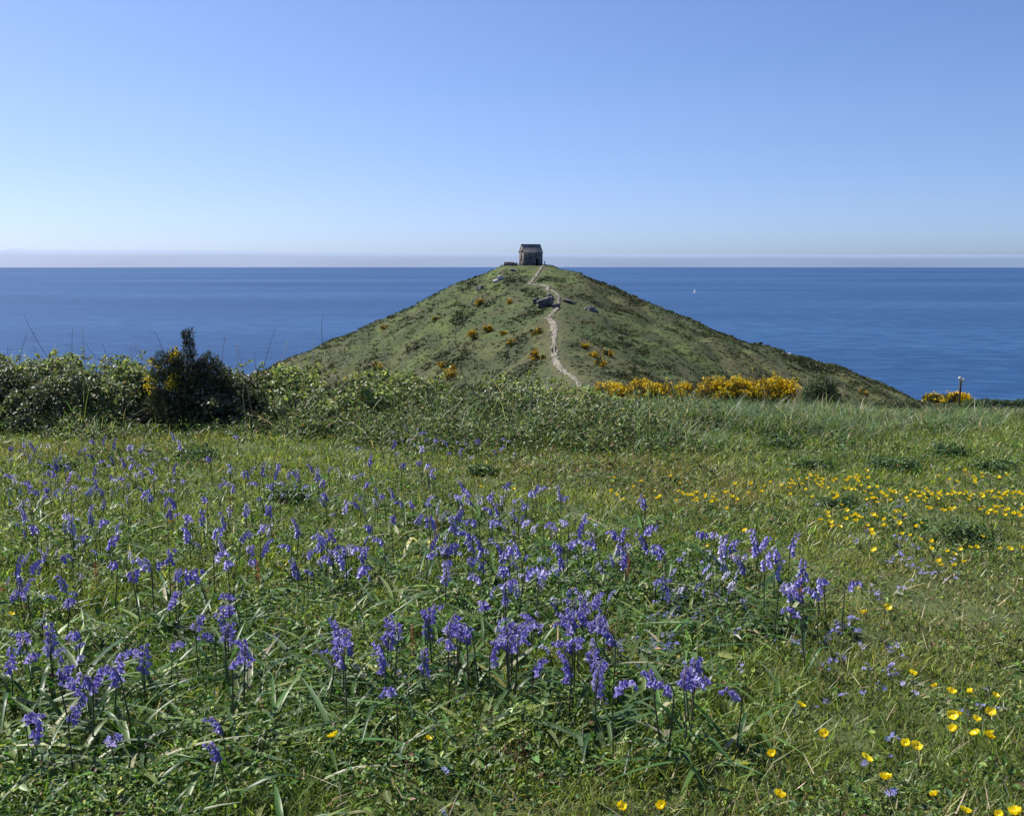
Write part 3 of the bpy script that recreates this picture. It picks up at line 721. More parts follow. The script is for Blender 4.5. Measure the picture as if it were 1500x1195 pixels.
def long_grass():
    # taller arching blades through the flower meadow
    n = 8000
    x, y = scatter(n, 1.9, 13.5)
    worn, red, lush, purp, px, py = region(x, y); cl = fbm(x * 2.2, y * 2.2, 91, 3)
    keep = rng.uniform(0, 1, n) < np.clip(.25 + (cl - .42) * 3, .05, 1) * (1 - .93 * worn) * np.where(px > 1130, .35, 1)
    x, y, red, lush, cl = [a[keep] for a in (x, y, red, lush, cl)]; n = len(x)
    h = (.040 + .030 * lush + .05 * np.clip(cl - .45, 0, 1)) * np.exp(rng.normal(0, .3, n)) + .012 * np.clip(y - 6, 0, 6)
    w = (.0030 + .0005 * y) * np.exp(rng.normal(0, .3, n))
    C = tones(n, [G_LUSH, G_MID, G_YEL, STRAW, G_BLUE], .22, [5, 4, 3, 1.6, 2])
    V, q, t, C = blades(np.stack([x, y, zg(x, y) - .005], -1), h, w, rng.uniform(0, 6.283, n), rng.uniform(.1, .8, n), rng.uniform(.2, 1.3, n), C, 4)
    tag(link('meadow_grass', mesh('meadow_grass', V, q, t, M_grass, C)), 'taller arching grass blades among the meadow flowers', 'grass', kind='stuff')
    # broad glossy strap leaves of the bluebells, lying in swathes
    n = 10000
    x, y = scatter(n, 2.0, 10)
    worn, red, lush, purp, px, py = region(x, y); cl = fbm(x * 1.7, y * 1.7, 95, 3)
    dens = np.where((px < 1010) & (py > 730), 1, .25) * np.where(px > 1180, 0, 1)
    dens = np.maximum(dens, .9 * np.exp(-((px - 1110) / 70) ** 2 - ((py - 905) / 45) ** 2)) * (1 - .9 * sst(py, 1120, 1175) * sst(px, 380, 600)); dens = dens * np.clip((cl - .36) * 3.4, .04, 1)
    keep = rng.uniform(0, 1, n) < dens * .62; x, y, cl = x[keep], y[keep], cl[keep]; n = len(x)
    h = rng.uniform(.06, .15, n) * (.75 + .5 * cl); wd = rng.uniform(.008, .016, n) + .0004 * y
    C = tones(n, [(.08, .155, .038), (.12, .20, .045), (.085, .14, .065), (.20, .24, .065), (.42, .38, .25)], .22, [5, 4, 3, 1.5, .5])
    V, q, t, C = straps(np.stack([x, y, zg(x, y) - .006], -1), h, wd, rng.uniform(0, 6.283, n), rng.uniform(.2, .9, n), rng.uniform(.5, 1.25, n), C)
    tag(link('bluebell_leaves', mesh('bluebell_leaves', V, q, t, M_strap, C, True)), 'swathes of glossy strap leaves lying between the bluebells', 'leaves', kind='stuff')
    # broad rosettes of bluebell leaves
    ctr = [(rng.uniform(330, 1040), rng.uniform(850, 1130)) for _ in range(70)] + [(rng.uniform(0, 420), rng.uniform(880, 1150)) for _ in range(34)] + [(rng.uniform(560, 960), rng.uniform(760, 880)) for _ in range(26)] + [(rng.uniform(1060, 1180), rng.uniform(880, 950)) for _ in range(12)] + [(580, 890), (640, 880), (690, 890), (620, 900), (830, 1085), (860, 1100), (790, 1075), (900, 1090), (770, 1060), (700, 1090)]
    Q = unproj(*np.array(ctr).T); m = rng.integers(5, 10, len(Q)); Q = np.repeat(Q, m, 0); n = len(Q); Q = Q + np.stack([rng.normal(0, .012, n), rng.normal(0, .012, n), np.full(n, -.008)], -1)
    C2 = tones(n, [(.075, .145, .036), (.11, .185, .045), (.085, .14, .065), (.18, .22, .065), (.42, .40, .26)], .25, [5, 4, 3, 2, .8])
    V2, q2, _, C2 = straps(Q, rng.uniform(.09, .21, n), rng.uniform(.011, .020, n), rng.uniform(0, 6.283, n), rng.uniform(.25, .9, n), rng.uniform(.7, 1.4, n), C2, 8, .28)
    tag(link('leaf_rosettes', mesh('leaf_rosettes', V2, q2, None, M_strap, C2, True)), 'broad arching bluebell leaves in rosettes below the flowers', 'leaves', kind='stuff')
    # small round herb leaves
    n = 230000
    x, y = scatter(n, 1.9, 14)
    worn, red, lush, purp, px, py = region(x, y); cl = fbm(x * 3.1, y * 3.1, 97, 3)
    keep = rng.uniform(0, 1, n) < np.clip((cl - .38) * 4, .06, 1) * (1 - .6 * worn); x, y, worn, cl = x[keep], y[keep], worn[keep], cl[keep]; n = len(x)
    z = zg(x, y) + rng.uniform(.004, .05, n) * (.5 + cl) * (1 + 1.6 * np.clip(lush[keep] if len(lush) != n else lush, 0, 1)) * np.clip((fbm(x * 6, y * 6, 98, 2) - .2) * 2, .2, 1.6)
    N = sph(n) * .75 + np.array([0, 0, 1.0])
    C = tones(n, [(.088, .165, .035), (.13, .20, .045), (.062, .12, .045), (.23, .27, .07), (.17, .10, .06), (.32, .36, .2)], .32, [5, 4, 3, 2, .5, .6])
    V, q, t, C = leaflets(np.stack([x, y, z], -1), (.010 + .0012 * y) * np.exp(rng.normal(0, .4, n)), N, C, .6)
    tag(link('herb_leaves', mesh('herb_leaves', V, q, t, M_leaf, C)), 'small round herb leaves spread through the turf', 'leaves', kind='stuff')
    # dry bleached straw lying in the turf
    n = 9000
    x, y = scatter(n, 1.8, 14)
    worn, red, lush, purp, px, py = region(x, y)
    keep = rng.uniform(0, 1, n) < .22 + .25 * worn + .3 * red; x, y = x[keep], y[keep]; n = len(x)
    C = tones(n, [(.50, .43, .29), (.36, .30, .20), (.22, .16, .10), (.55, .52, .40)], .2)
    V, q, t, C = blades(np.stack([x, y, zg(x, y) + rng.uniform(.005, .05, n)], -1), rng.uniform(.015, .045, n), (.0016 + .0004 * y) * rng.uniform(.7, 1.5, n), rng.uniform(0, 6.283, n), rng.uniform(.8, 2.4, n), rng.uniform(-.6, .6, n) * .3, C, 3)
    tag(link('dry_straw', mesh('dry_straw', V, q, t, M_dull, C)), 'bleached dry straw caught in the turf', 'straw', kind='stuff')
long_grass()

def far_grass():
    n = 120000
    y = np.exp(rng.uniform(math.log(13.5), math.log(92), n)); x = rng.uniform(-1, 1, n) * (.62 * y + 1.5)
    worn, red, lush, purp, px, py = region(x, y); cl = fbm(x * .9, y * .9, 15, 3); cl2 = fbm(x * .25, y * .25, 16, 3)
    keep = (rng.uniform(0, 1, n) < np.clip(.3 + (cl - .4) * 3, .1, 1)) & ((px > 380) | (y < 22)) & (np.abs(x - 8) < 38 + .25 * y)
    x, y, purp, cl, cl2, px, py = [a[keep] for a in (x, y, purp, cl, cl2, px, py)]; n = len(x)
    mown = sst(px, 1385, 1420) * sst(y, 40, 46) * (1 - sst(y, 60, 64))
    h = (.10 + .16 * cl * sst(1290 - px, -60, 120) + .08 * np.clip(cl2 - .4, 0, 1) * 3) * np.exp(rng.normal(0, .3, n)) * (1 - .7 * mown) + .0012 * y
    w = .0011 * y * np.exp(rng.normal(0, .3, n))
    C = tones(n, [G_MID, G_BLUE, (.11, .12, .05), STRAW * .8, BROWN], .25, [5, 4, 4, 1.2, 1])
    C = mixc(C, PURP, purp * rng.uniform(.0, 1, n) * .85); C = mixc(C, np.array([.12, .15, .04]), mown)
    V, q, t, C = blades(np.stack([x, y, zg(x, y) - .01], -1), h, w, rng.uniform(0, 6.283, n), rng.uniform(.05, .7, n), rng.uniform(0, .9, n), C, 2)
    tag(link('rough_grass', mesh('rough_grass', V, q, t, M_grass, C)), 'rough grass of the far field running out to the cliff edge', 'grass', kind='stuff')
far_grass()

def herb_mounds():
    # low leafy mounds that break up the field
    n = 150000
    x, y = scatter(n, 2.3, 12.5)
    worn, red, lush, purp, px, py = region(x, y)
    m1 = fbm(x * 1.35 + 7, y * 1.35, 231, 3); m2 = fbm(x * 4.5, y * 4.5, 232, 2)
    mound = np.clip((m1 - .47) * 3.2, 0, 1) * (1 - .8 * np.clip(worn * 1.3, 0, 1)) * np.where(px > 1150, .7, 1)
    keep = rng.uniform(0, 1, n) < np.clip(mound * 1.6, 0, .9) * np.clip((m2 - .3) * 3, .1, 1); x, y, mound, m2, red = x[keep], y[keep], mound[keep], m2[keep], red[keep]; n = len(x)
    hgt = mound * (.05 + .012 * y) * np.sqrt(rng.uniform(0, 1, n)) * (.6 + .8 * m2)
    C = tones(n, [(.06, .125, .030), (.085, .15, .04), (.05, .095, .045), (.16, .19, .06), (.17, .10, .06)], .3, [5, 4, 3, 1.4, .5]); C = mixc(C, REDC, np.clip(red, 0, 1) * rng.uniform(0, .7, n))
    V, q, t_, C = leaflets(np.stack([x, y, zg(x, y) + hgt], -1), (.010 + .0016 * y) * np.exp(rng.normal(0, .35, n)), sph(n) * .7 + np.array([0, -.15, .8]), C, .55)
    tag(link('herb_mounds', mesh('herb_mounds', V, q, t_, M_leaf, C)), 'low leafy mounds of herbs breaking up the meadow', 'herbs', kind='stuff')
herb_mounds()

# ------------------------------------------------------------------ tussock belt between bramble and field
def tussock_grass():
    n = 62000
    y = rng.uniform(9.8, 17.5, n); px = rng.uniform(400, 1400, n)
    x = (px - 750) / F * y * .99
    cl = fbm(x * 1.1, y * 1.1, 55, 3); cl2 = fbm(x * .5, y * .5, 56, 2)
    d = (.15 * sst(px, 560, 800) + .85 * sst(px, 820, 1000)) * (1 - sst(px, 1180, 1390)) * sst(y, 10.0, 11.8 + 1.0 * sst(px, 1000, 1250)) * np.clip((cl - .30) * 3, .05, 1)
    keep = rng.uniform(0, 1, n) < d; x, y, cl, cl2, px = x[keep], y[keep], cl[keep], cl2[keep], px[keep]; n = len(x)
    h = np.interp(px, [500, 700, 850, 900, 1050, 1200, 1350], [.45, .48, .44, .34, .32, .25, .17]) * (.45 + .95 * cl) * np.exp(rng.normal(0, .18, n)) * (.35 + .65 * sst(y, 10.2, 12.2)) * (1 - .25 * sst(y, 13.5, 16))
    wd = rng.uniform(.006, .013, n)
    C = tones(n, [(.09, .155, .07), (.11, .175, .095), (.12, .18, .055), (.46, .42, .30), (.07, .115, .045)], .24, [5, 4, 3, 1.6, 2])
    az = rng.uniform(0, 6.283, n)
    V, q, t, C = blades(np.stack([x, y, zg(x, y) - .01], -1), h, wd, az, rng.uniform(.05, .45, n), rng.uniform(.2, 1.2, n), C, 4)
    tag(link('tussock_grass', mesh('tussock_grass', V, q, t, M_grass, C)), 'belt of long blue-green tussock grass below the gorse bank', 'grass', kind='stuff')
tussock_grass()

# ------------------------------------------------------------------ bramble hedge, one bush after another
_hx = [-150, 0, 60, 100, 150, 200, 260, 330, 390, 430, 480, 540, 600, 660, 720, 790, 860, 930, 1010]
_ht = [526, 530, 527, 520, 526, 529, 534, 540, 545, 543, 546, 547, 552, 555, 558, 563, 574, 588, 604]
HY = 11.9
def hedge_top(x):
    px = 750 + F * x / HY
    d = ray(px, np.interp(px, _hx, _ht))
    z = CH + d[:, 2] / d[:, 1] * HY
    return np.maximum(.2, z - zg(x, np.full_like(x, HY)))

def bramble(px0, px1, label, n, seed, dry=.05, dark=False):
    xa, xb = (px0 - 750) / F * HY, (px1 - 750) / F * HY; xc = (xa + xb) / 2
    root = thing('bramble_bush', label, 'bramble bush', (xc, HY, float(zg(xc, HY))), 0, 'bramble bushes in the hedge')
    zc = float(zg(xc, HY))
    m = int(n * 1.5)
    x = rng.uniform(xa - .18, xb + .18, m)
    th = np.where(rng.uniform(0, 1, m) < .75, rng.uniform(-.02, 1.75, m), rng.uniform(1.5, 3.1, m)); r = 1 - .42 * rng.uniform(0, 1, m) ** 1.6
    H = hedge_top(x); dep = .95 + .25 * (fbm(x * .8, x * 0, 33, 2) - .5)
    lump = fbm(x * 2.3 + 50, th * 1.5 + 9, 34, 3); lump2 = fbm(x * 6.5, th * 4.2, 36, 2)
    r = r * (.86 + .62 * (lump - .5) + .26 * (lump2 - .5)) + .05
    yy = HY - dep * np.cos(th) * r * (1 + .12 * np.cos(th)); zz = H * np.abs(np.sin(th)) ** .75 * r * np.sign(th)
    e = np.clip(np.minimum(x - xa + .18, xb + .18 - x) / .30, 0, 1)
    keep = (rng.uniform(0, 1, m) < e * np.clip((lump2 - .22) * 3.2, .22, 1)) & (zz > -.06)
    x, yy, zz, th, lump = x[keep], yy[keep], zz[keep], th[keep], lump[keep]; k = len(x)
    P = np.stack([x - xc, yy - HY, zz + zg(x, yy) - zc], -1) + rng.normal(0, .012, (k, 3))
    N = np.stack([rng.normal(0, .55, k), -np.cos(th) * .8 + rng.normal(0, .5, k), .75 + rng.normal(0, .45, k)], -1)
    pal = [(.15, .20, .07), (.20, .24, .085), (.10, .145, .055), (.29, .30, .12), (.24, .15, .08), (.21, .24, .14)]
    C = tones(k, pal, .25, [5, 5, 4, 2.5, 4 * dry + .15, 2])
    pt = fbm(x * 1.6 + 9, zz * 2.4 + yy, 44, 3); C = C * (.50 + .95 * sst(pt, .35, .65))[:, None]; C = mixc(C, np.array([.10, .12, .085]), .6 * sst(fbm(x * 1.1, zz * 1.5, 46, 2), .5, .7)); C = mixc(C, np.array([.17, .11, .06]), .7 * sst(fbm(x * 2.1 + 4, zz * 2 + 8, 47, 2), .62, .75) * sst(-zz, -.35, 0))
    V, q, t, C = leaflets(P, rng.uniform(.030, .058, k), N, C, .78, .12)
    root_leaf = link('foliage', mesh('foliage', V[:6], q[:2], t, M_bram, C[:6]), root)
    m = int(2600 * (xb - xa)); x = rng.uniform(xa - .1, xb + .1, m); th = rng.uniform(0, 3.1, m); r = .80 * np.sqrt(rng.uniform(0, 1, m)); H = hedge_top(x)
    Q = np.stack([x - xc, -.9 * np.cos(th) * r, H * np.sin(th) ** .75 * r * .95 + zg(x, HY - .9 * np.cos(th) * r) - zc], -1)
    V2, q2, _, C2 = leaflets(Q, rng.uniform(.06, .10, m), sph(m), tones(m, [(.08, .105, .04), (.10, .085, .05)], .2), .85, .1)
    V = np.concatenate([V, V2]); C = np.concatenate([C, C2]); q = np.concatenate([q, q2 + len(V) - len(V2)])
    # leafy shoots standing proud of the outline
    for _ in range(int(18 * (xb - xa))):
        a = rng.uniform(xa, xb); hh = float(hedge_top(np.array([a]))[0]); b = rng.normal(-.1, .3); L = rng.uniform(.08, .26); az = rng.uniform(0, 6.28); u = np.sort(rng.uniform(0, 1, 14))
        Q = np.stack([a - xc + L * .7 * math.cos(az) * u, b + L * .6 * math.sin(az) * u, hh * .86 + L * (1.3 * u - .5 * u * u) + float(zg(a, HY)) - zc], -1)
        V2, q2, _, C2 = leaflets(Q + rng.normal(0, .015, Q.shape), rng.uniform(.028, .05, 14), sph(14) + np.array([0, 0, .7]), tones(14, pal[:4], .2), .75)
        V = np.concatenate([V, V2]); C = np.concatenate([C, C2]); q = np.concatenate([q, q2 + len(V) - len(V2)])
    root_leaf.data = mesh('foliage', V, q, None, M_bram, C)
    mb = MB()
    for _ in range(int(26 + 16 * (xb - xa))):
        a = rng.uniform(xa, xb) - xc; b = rng.normal(0, .35); z0 = float(zg(a + xc, HY + b)) - zc
        hh = float(hedge_top(np.array([a + xc]))[0]); az = rng.uniform(0, 6.28); Lh = rng.uniform(.25, .6)
        s = np.linspace(0, 1, 8)
        Q = np.stack([a + Lh * math.cos(az) * s ** 1.2, b + .8 * Lh * math.sin(az) * s ** 1.2 - .15 * s, z0 + hh * rng.uniform(.8, 1.18) * (1.5 * s - .62 * s ** 2.4)], -1)
        mb.tube(Q + rng.normal(0, .008, Q.shape), np.linspace(.006, .002, 8), 4)
    link('stems', mb.mesh('stems', M_cane), root)
for a in [(-150, 40, 'bramble bush at the left edge of the hedge, its top against the sea', 9000, 1),
          (40, 130, 'tall rounded bramble bush, the highest hump of the hedge left of the gorse', 8500, 2),
          (130, 206, 'bramble bush with dark hollows just left of the yellow-flowered gorse', 8000, 3),
          (340, 425, 'bramble bush right of the dark gorse, in front of the left foot of the hill', 8500, 4, .1),
          (425, 520, 'bramble bush with sharp bright leaves below the left foot of the hill', 8500, 5, .1),
          (520, 615, 'bramble bush in mid hedge with bluebells showing at its right foot', 8000, 6, .15),
          (615, 715, 'lower bramble bush half mixed with grass, below the hill', 6500, 7, .2),
          (715, 820, 'low bramble bush under the start of the hill path', 5500, 8, .25),
          (820, 925, 'low spreading bramble at the right end of the hedge, among long grass', 4500, 9, .25),
          (925, 1010, 'small low bramble ending the hedge under the yellow gorse bank', 2600, 10, .2)]:
    bramble(*a)

def hedge_foot():
    # rank growth spilling out from under the hedge into the field
    n = 110000
    px = rng.uniform(-60, 1480, n); t = rng.uniform(0, 1, n)
    yb = np.interp(px, [-60, 120, 300, 420, 520, 700, 1000, 1200, 1480], [10.4, 9.6, 10.2, 9.3, 8.9, 8.3, 8.2, 8.8, 9.6]); ye = np.interp(px, [-60, 900, 1200, 1480], [11.6, 11.8, 13.0, 14.5])
    y = yb + (ye - yb) * t; x = (px - 750) / F * y
    m1 = fbm(x * 1.5, y * 1.5, 131, 3); m2 = fbm(x * 4, y * 4, 132, 2)
    mound = np.clip((m1 - .28) * 2.8, 0, 1) * np.interp(px, [-60, 400, 600, 1000, 1150, 1480], [.34, .36, .44, .40, .24, .13]) * sst(t, 0, .62)
    keep = rng.uniform(0, 1, n) < np.clip((mound - .02) * 9, 0, 1) * np.clip((m2 - .25) * 3, .15, 1)
    x, y, mound, m2 = x[keep], y[keep], mound[keep], m2[keep]; n = len(x)
    pxk = px[keep]; X0, Y0, M0 = x, y, mound; lf = rng.uniform(0, 1, n) > .75 * sst(pxk, 880, 1120); x, y, mound, m2 = x[lf], y[lf], mound[lf], m2[lf]; n = len(x)
    hgt = mound * np.sqrt(rng.uniform(0, 1, n)) * (.75 + .5 * m2)
    N = sph(n) * .6 + np.array([0, -.35, .8])
    C = tones(n, [(.11, .16, .045), (.15, .19, .06), (.075, .125, .04), (.20, .22, .075), (.19, .11, .065), (.12, .15, .07)], .26, [5, 4, 4, 2, .8, 2])
    V, q, t_, C = leaflets(np.stack([x, y, zg(x, y) + hgt], -1), rng.uniform(.022, .048, n), N, C, .7)
    tag(link('hedge_foot_herbs', mesh('hedge_foot_herbs', V, q, t_, M_bram, C)), 'rank leafy growth spilling from under the hedge into the field', 'undergrowth', kind='stuff')
    k = rng.uniform(0, 1, len(X0)) < .12 + .5 * sst(pxk, 860, 1100); x, y, mound = X0[k], Y0[k], M0[k]; n = len(x)
    C = tones(n, [(.13, .19, .06), (.10, .17, .08), (.12, .19, .10), (.44, .39, .27), (.18, .12, .07)], .25, [5, 4, 4, 1.6, .7])
    V, q, t_, C = blades(np.stack([x, y, zg(x, y)], -1), (.08 + mound * 1.1) * np.exp(rng.normal(0, .25, n)), rng.uniform(.005, .011, n), rng.uniform(0, 6.28, n), rng.uniform(.05, .6, n), rng.uniform(.1, 1.1, n), C, 4)
    tag(link('hedge_foot_grass', mesh('hedge_foot_grass', V, q, t_, M_grass, C)), 'grass standing in the rank growth at the foot of the hedge', 'grass', kind='stuff')
hedge_foot()

# ------------------------------------------------------------------ gorse
M_gorse = foliage('gorse_spines', .55, .15, .3)
M_gflower = foliage('gorse_flower', .5, .3, .3)
def gorse_shape(lumps, n, yellow, fl_side=None, spine=.05, fsz=.02, pal=None, twigs=10, flw=None, inner=.35, fpal=None):
    """lumps: (x,y,z,rx,ry,rz) relative to the base; returns foliage, flower and twig meshes"""
    lum = np.array(lumps, float); vol = lum[:, 3] * lum[:, 5]; i = rng.choice(len(lum), n, p=vol / vol.sum())
    d = sph(n); r = 1 - inner * rng.uniform(0, 1, n) ** 1.5
    bump = 1 + .32 * (fbm(d[:, 0] * 2.6 + i * 3.1 + 40, d[:, 2] * 2.6 + d[:, 1] * 1.7 + 40, 12, 3) - .5)
    P = lum[i, :3] + d * lum[i, 3:] * (r * bump)[:, None]
    ok = P[:, 2] > -.02; P, d, i, r = P[ok], d[ok], i[ok], r[ok]; n = len(P)
    pal = pal or [(.05, .072, .03), (.065, .085, .036), (.085, .075, .05), (.05, .055, .035)]
    per = 4; PP = np.repeat(P, per, 0); D = np.repeat(d, per, 0) * .6 + sph(n * per) * .8 + np.array([0, 0, .5])
    C = np.repeat(tones(n, pal, .28), per, 0)
    V, _, t, C = spikes(PP, rng.uniform(.6, 1.5, n * per) * spine, np.full(n * per, spine * .22), D, C)
    f = mesh('foliage', V, None, t, M_gorse, C)
    fl = None
    if yellow > 0:
        s = (flw(P) if flw else np.ones(n)) * (r > .80); clus = fbm(P[:, 0] / (spine * 7) + 30, P[:, 2] / (spine * 7) + P[:, 1] + 30, 19, 2)
        s = s * np.clip((clus - .36) * 5, 0, 1); kk = rng.uniform(0, 1, n) < yellow * s
        Q = np.repeat(P[kk] + d[kk] * spine * .5, 5, 0); Q = Q + rng.normal(0, fsz * .9, Q.shape); D2 = sph(len(Q)) + np.array([0, 0, .6])
        C2 = tones(len(Q), fpal or [(.80, .62, .02), (.74, .52, .015), (.84, .70, .04)], .15)
        V, q, t, C2 = leaflets(Q, fsz * rng.uniform(.8, 1.6, len(Q)), D2, C2, .9, .3); fl = mesh('blossom', V, q, t, M_gflower, C2)
    mb = MB()
    for k in range(twigs):
        j = rng.integers(len(lum)); e = lum[j, :3] + sph(1)[0] * lum[j, 3:] * .8; s = np.linspace(0, 1, 5)[:, None]
        b0 = np.array([lum[j, 0] * .08, lum[j, 1] * .08, -.05]); Q = b0 + (e - b0) * s + rng.normal(0, .03 * abs(e).max(), (5, 3)) * s * (1 - s) * 3
        mb.tube(Q, np.linspace(.22, .07, 5) * spine, 4)
    return f, fl, mb.mesh('stems', M_darkstem)

def gorse(label, P, lumps, n, yellow, cat='gorse bush', group=None, **kw):
    r = thing('gorse_bush', label, cat, tuple(float(v) for v in P), 0, group)
    f, fl, st = gorse_shape(lumps, n, yellow, **kw)
    link('foliage', f, r); link('stems', st, r)
    if fl: link('blossom', fl, r)
    return r

# the dark gorse standing in the hedge
gy = 11.35; gx = (272 - 750) / F * gy; s0 = gy / F
gb = float(proj(gx, gy, float(zg(gx, gy)))[1])
def gp(px, py, r, rz=None, dy=0): return ((px - 272) * s0, dy, (gb - py) * s0, r * s0, r * s0 * .9, (rz or r) * s0)
gorse('dark spiny gorse bush in the hedge with one tall spire and some yellow flowers', (gx, gy, float(zg(gx, gy))),
      [gp(276, 590, 58, 52), gp(246, 566, 34, 40), gp(300, 574, 42, 44), gp(244, 536, 26, 24), gp(268, 545, 34, 28), gp(304, 548, 30, 26), gp(318, 600, 38, 40), gp(236, 606, 36, 38), gp(276, 510, 9, 20), gp(274, 494, 7, 14), gp(256, 522, 7, 14), gp(304, 528, 14, 14), gp(270, 488, 5, 8), gp(279, 485, 4, 7)],
      10000, .9, spine=.040, fsz=.015, twigs=34, inner=.55,
      flw=lambda P: np.where((P[:, 0] < -.06) & (P[:, 2] > .46) & (P[:, 1] < .2), 2.2, np.where((P[:, 0] > .08) & (P[:, 0] < .26) & (P[:, 2] > .76) & (P[:, 2] < .9), .5, .0)))

# the yellow bank
BY = 60.0; bs = BY / F
for (px, wpx, top, bot, yl, lab) in [
    (884, 54, 560, 584, .95, 'bright yellow gorse at the left end of the flowering bank, next to the hill path'),
    (934, 56, 556, 586, .95, 'bright yellow gorse second along the bank from the hill path'),
    (985, 50, 554, 594, .55, 'patchy gorse with brown twigs in the middle of the flowering bank'),
    (1036, 58, 550, 580, .75, 'gorse with a flat flowering crest in the middle of the bank'),
    (1078, 46, 551, 584, .75, 'gorse with yellow flowers over bare grey stems, left of the tallest one'),
    (1120, 66, 540, 590, .95, 'tallest rounded gorse of the bank, thick with yellow flowers'),
    (1152, 32, 560, 596, .95, 'small yellow gorse tumbling down the right end of the bank')]:
    x = (px - 750) / F * BY; z = CH + float(ray(px, 592)[2] / ray(px, 592)[1]) * BY; z = min(z, float(zg(x, BY)))
    zt = CH + float(ray(px, top)[2] / ray(px, top)[1]) * BY - z; zb = max(.15, CH + float(ray(px, bot)[2] / ray(px, bot)[1]) * BY - z)
    wd = wpx * bs * 1.5; L = []
    for k in range(9):
        a = (k / 8 - .5); hh = zt * (1 - .35 * abs(2 * a) ** 2.2) * rng.uniform(.84, 1.03); rz = (hh - zb * .5) * .42
        L.append((a * wd * .95, rng.uniform(-.5, .5), hh - rz, wd * .16, .55, rz)); L.append((a * wd * .9 + rng.normal(0, .1), rng.uniform(-.9, -.2), zb + (hh - zb) * .35, wd * .15, .5, (hh - zb) * .4))
    L.append((0, 0, zb * .5, wd * .45, .6, zb * .7))
    gorse(lab, (x, BY, z), L, 2600, yl, group='gorse bushes in the flowering bank', spine=.11, fsz=.085, twigs=26, inner=.3,
          pal=[(.05, .055, .022), (.075, .06, .04), (.10, .08, .065), (.04, .05, .02)], flw=lambda P, zt=zt, zb=zb: np.clip((P[:, 2] - zb * .75) / (zt - zb) * 3 + .25, 0, 1), fpal=[(.66, .47, .013), (.58, .38, .011), (.72, .54, .02)])

# gorse dotted about the hill and out on the cliff edge
for (px, py, wpx, hpx, yl, lab) in [
    (700, 446, 14, 7, .35, 'faded gorse patch on the upper left slope, level with the rock outcrop'),
    (747, 444, 8, 4, .4, 'small gorse patch on the upper slope just left of the rock outcrop'),
    (563, 482, 14, 6, .3, 'brownish gorse patch far out on the left slope near the skyline'),
    (637, 470, 10, 5, .15, 'dull gorse patch on the left slope below the skyline'),
    (695, 493, 20, 10, .6, 'yellow gorse patch in the middle of the left slope'),
    (715, 483, 12, 5, .5, 'thin yellow gorse just above and right of the mid-slope patch'),
    (737, 490, 12, 5, .45, 'small gorse patch halfway between the mid-slope patch and the path'),
    (784, 489, 18, 7, .4, 'orange-brown gorse patch close to the left side of the path'),
    (748, 504, 14, 5, .4, 'low gorse patch on the left slope level with the two walkers'),
    (783, 527, 13, 18, .9, 'upright orange gorse bush left of the path, below the two walkers'),
    (796, 525, 6, 4, .8, 'tiny yellow gorse between the upright orange gorse and the path'),
    (647, 538, 10, 6, .7, 'small orange gorse low on the left slope'),
    (663, 542, 12, 6, .6, 'small orange gorse just right of another low on the left slope'),
    (660, 552, 16, 10, .7, 'orange gorse at the foot of the left slope, just above the hedge'),
    (551, 540, 16, 9, .35, 'brownish gorse at the far left foot of the hill, above the hedge'),
    (857, 510, 10, 5, .5, 'small gorse right of the path, level with the two walkers'),
    (868, 522, 10, 5, .5, 'low gorse right of the path, between two brighter ones'),
    (890, 521, 11, 7, .8, 'bright gorse farther right of the path on the lower slope'),
    (880, 536, 14, 8, .85, 'bright gorse on the lower slope above the left end of the flowering bank'),
    (1265, 577, 14, 5, .4, 'faint yellow gorse at the right foot of the hill')]:
    P = unproj(px, py, 0, 150)[0]; s = P[1] / F; wd, hh = wpx * s * .72, hpx * s * 1.25
    L = [(rng.uniform(-.5, .5) * wd, rng.uniform(-1, 1) * wd, hh * rng.uniform(.15, .5), wd * rng.uniform(.14, .3), wd * .3, hh * rng.uniform(.25, .5)) for _ in range(7)]
    gorse(lab, P, L, 520, yl * .62, group='gorse patches on the hill', spine=.38, fsz=.34, twigs=5, pal=[(.06, .078, .03), (.08, .075, .035), (.05, .065, .026)], fpal=[(.52, .31, .012), (.40, .23, .012), (.56, .38, .02)])
for (px, py, wpx, hpx, yl, lab) in [(1403, 586, 36, 10, .95, 'low domed yellow gorse on the cliff edge behind the signpost'), (1371, 583, 20, 6, .5, 'small faded gorse on the cliff edge left of the signpost')]:
    Yg = 67.0; x = (px - 750) / F * Yg; z = float(zg(x, Yg)); zt = CH + float(ray(px, py - hpx)[2] / ray(px, py - hpx)[1]) * Yg - z; s = Yg / F; wd = wpx * s
    L = [(a * wd * .4, rng.uniform(-.2, .2), zt * .62, wd * .2, .5, zt * .40 * (1 - .25 * abs(a))) for a in (-1, -.5, 0, .5, 1)]
    gorse(lab, (x, Yg, z), L, 1500, yl, spine=.10, fsz=.08, twigs=10, pal=[(.05, .055, .022), (.04, .05, .02)], fpal=[(.76, .56, .014), (.70, .48, .012)])

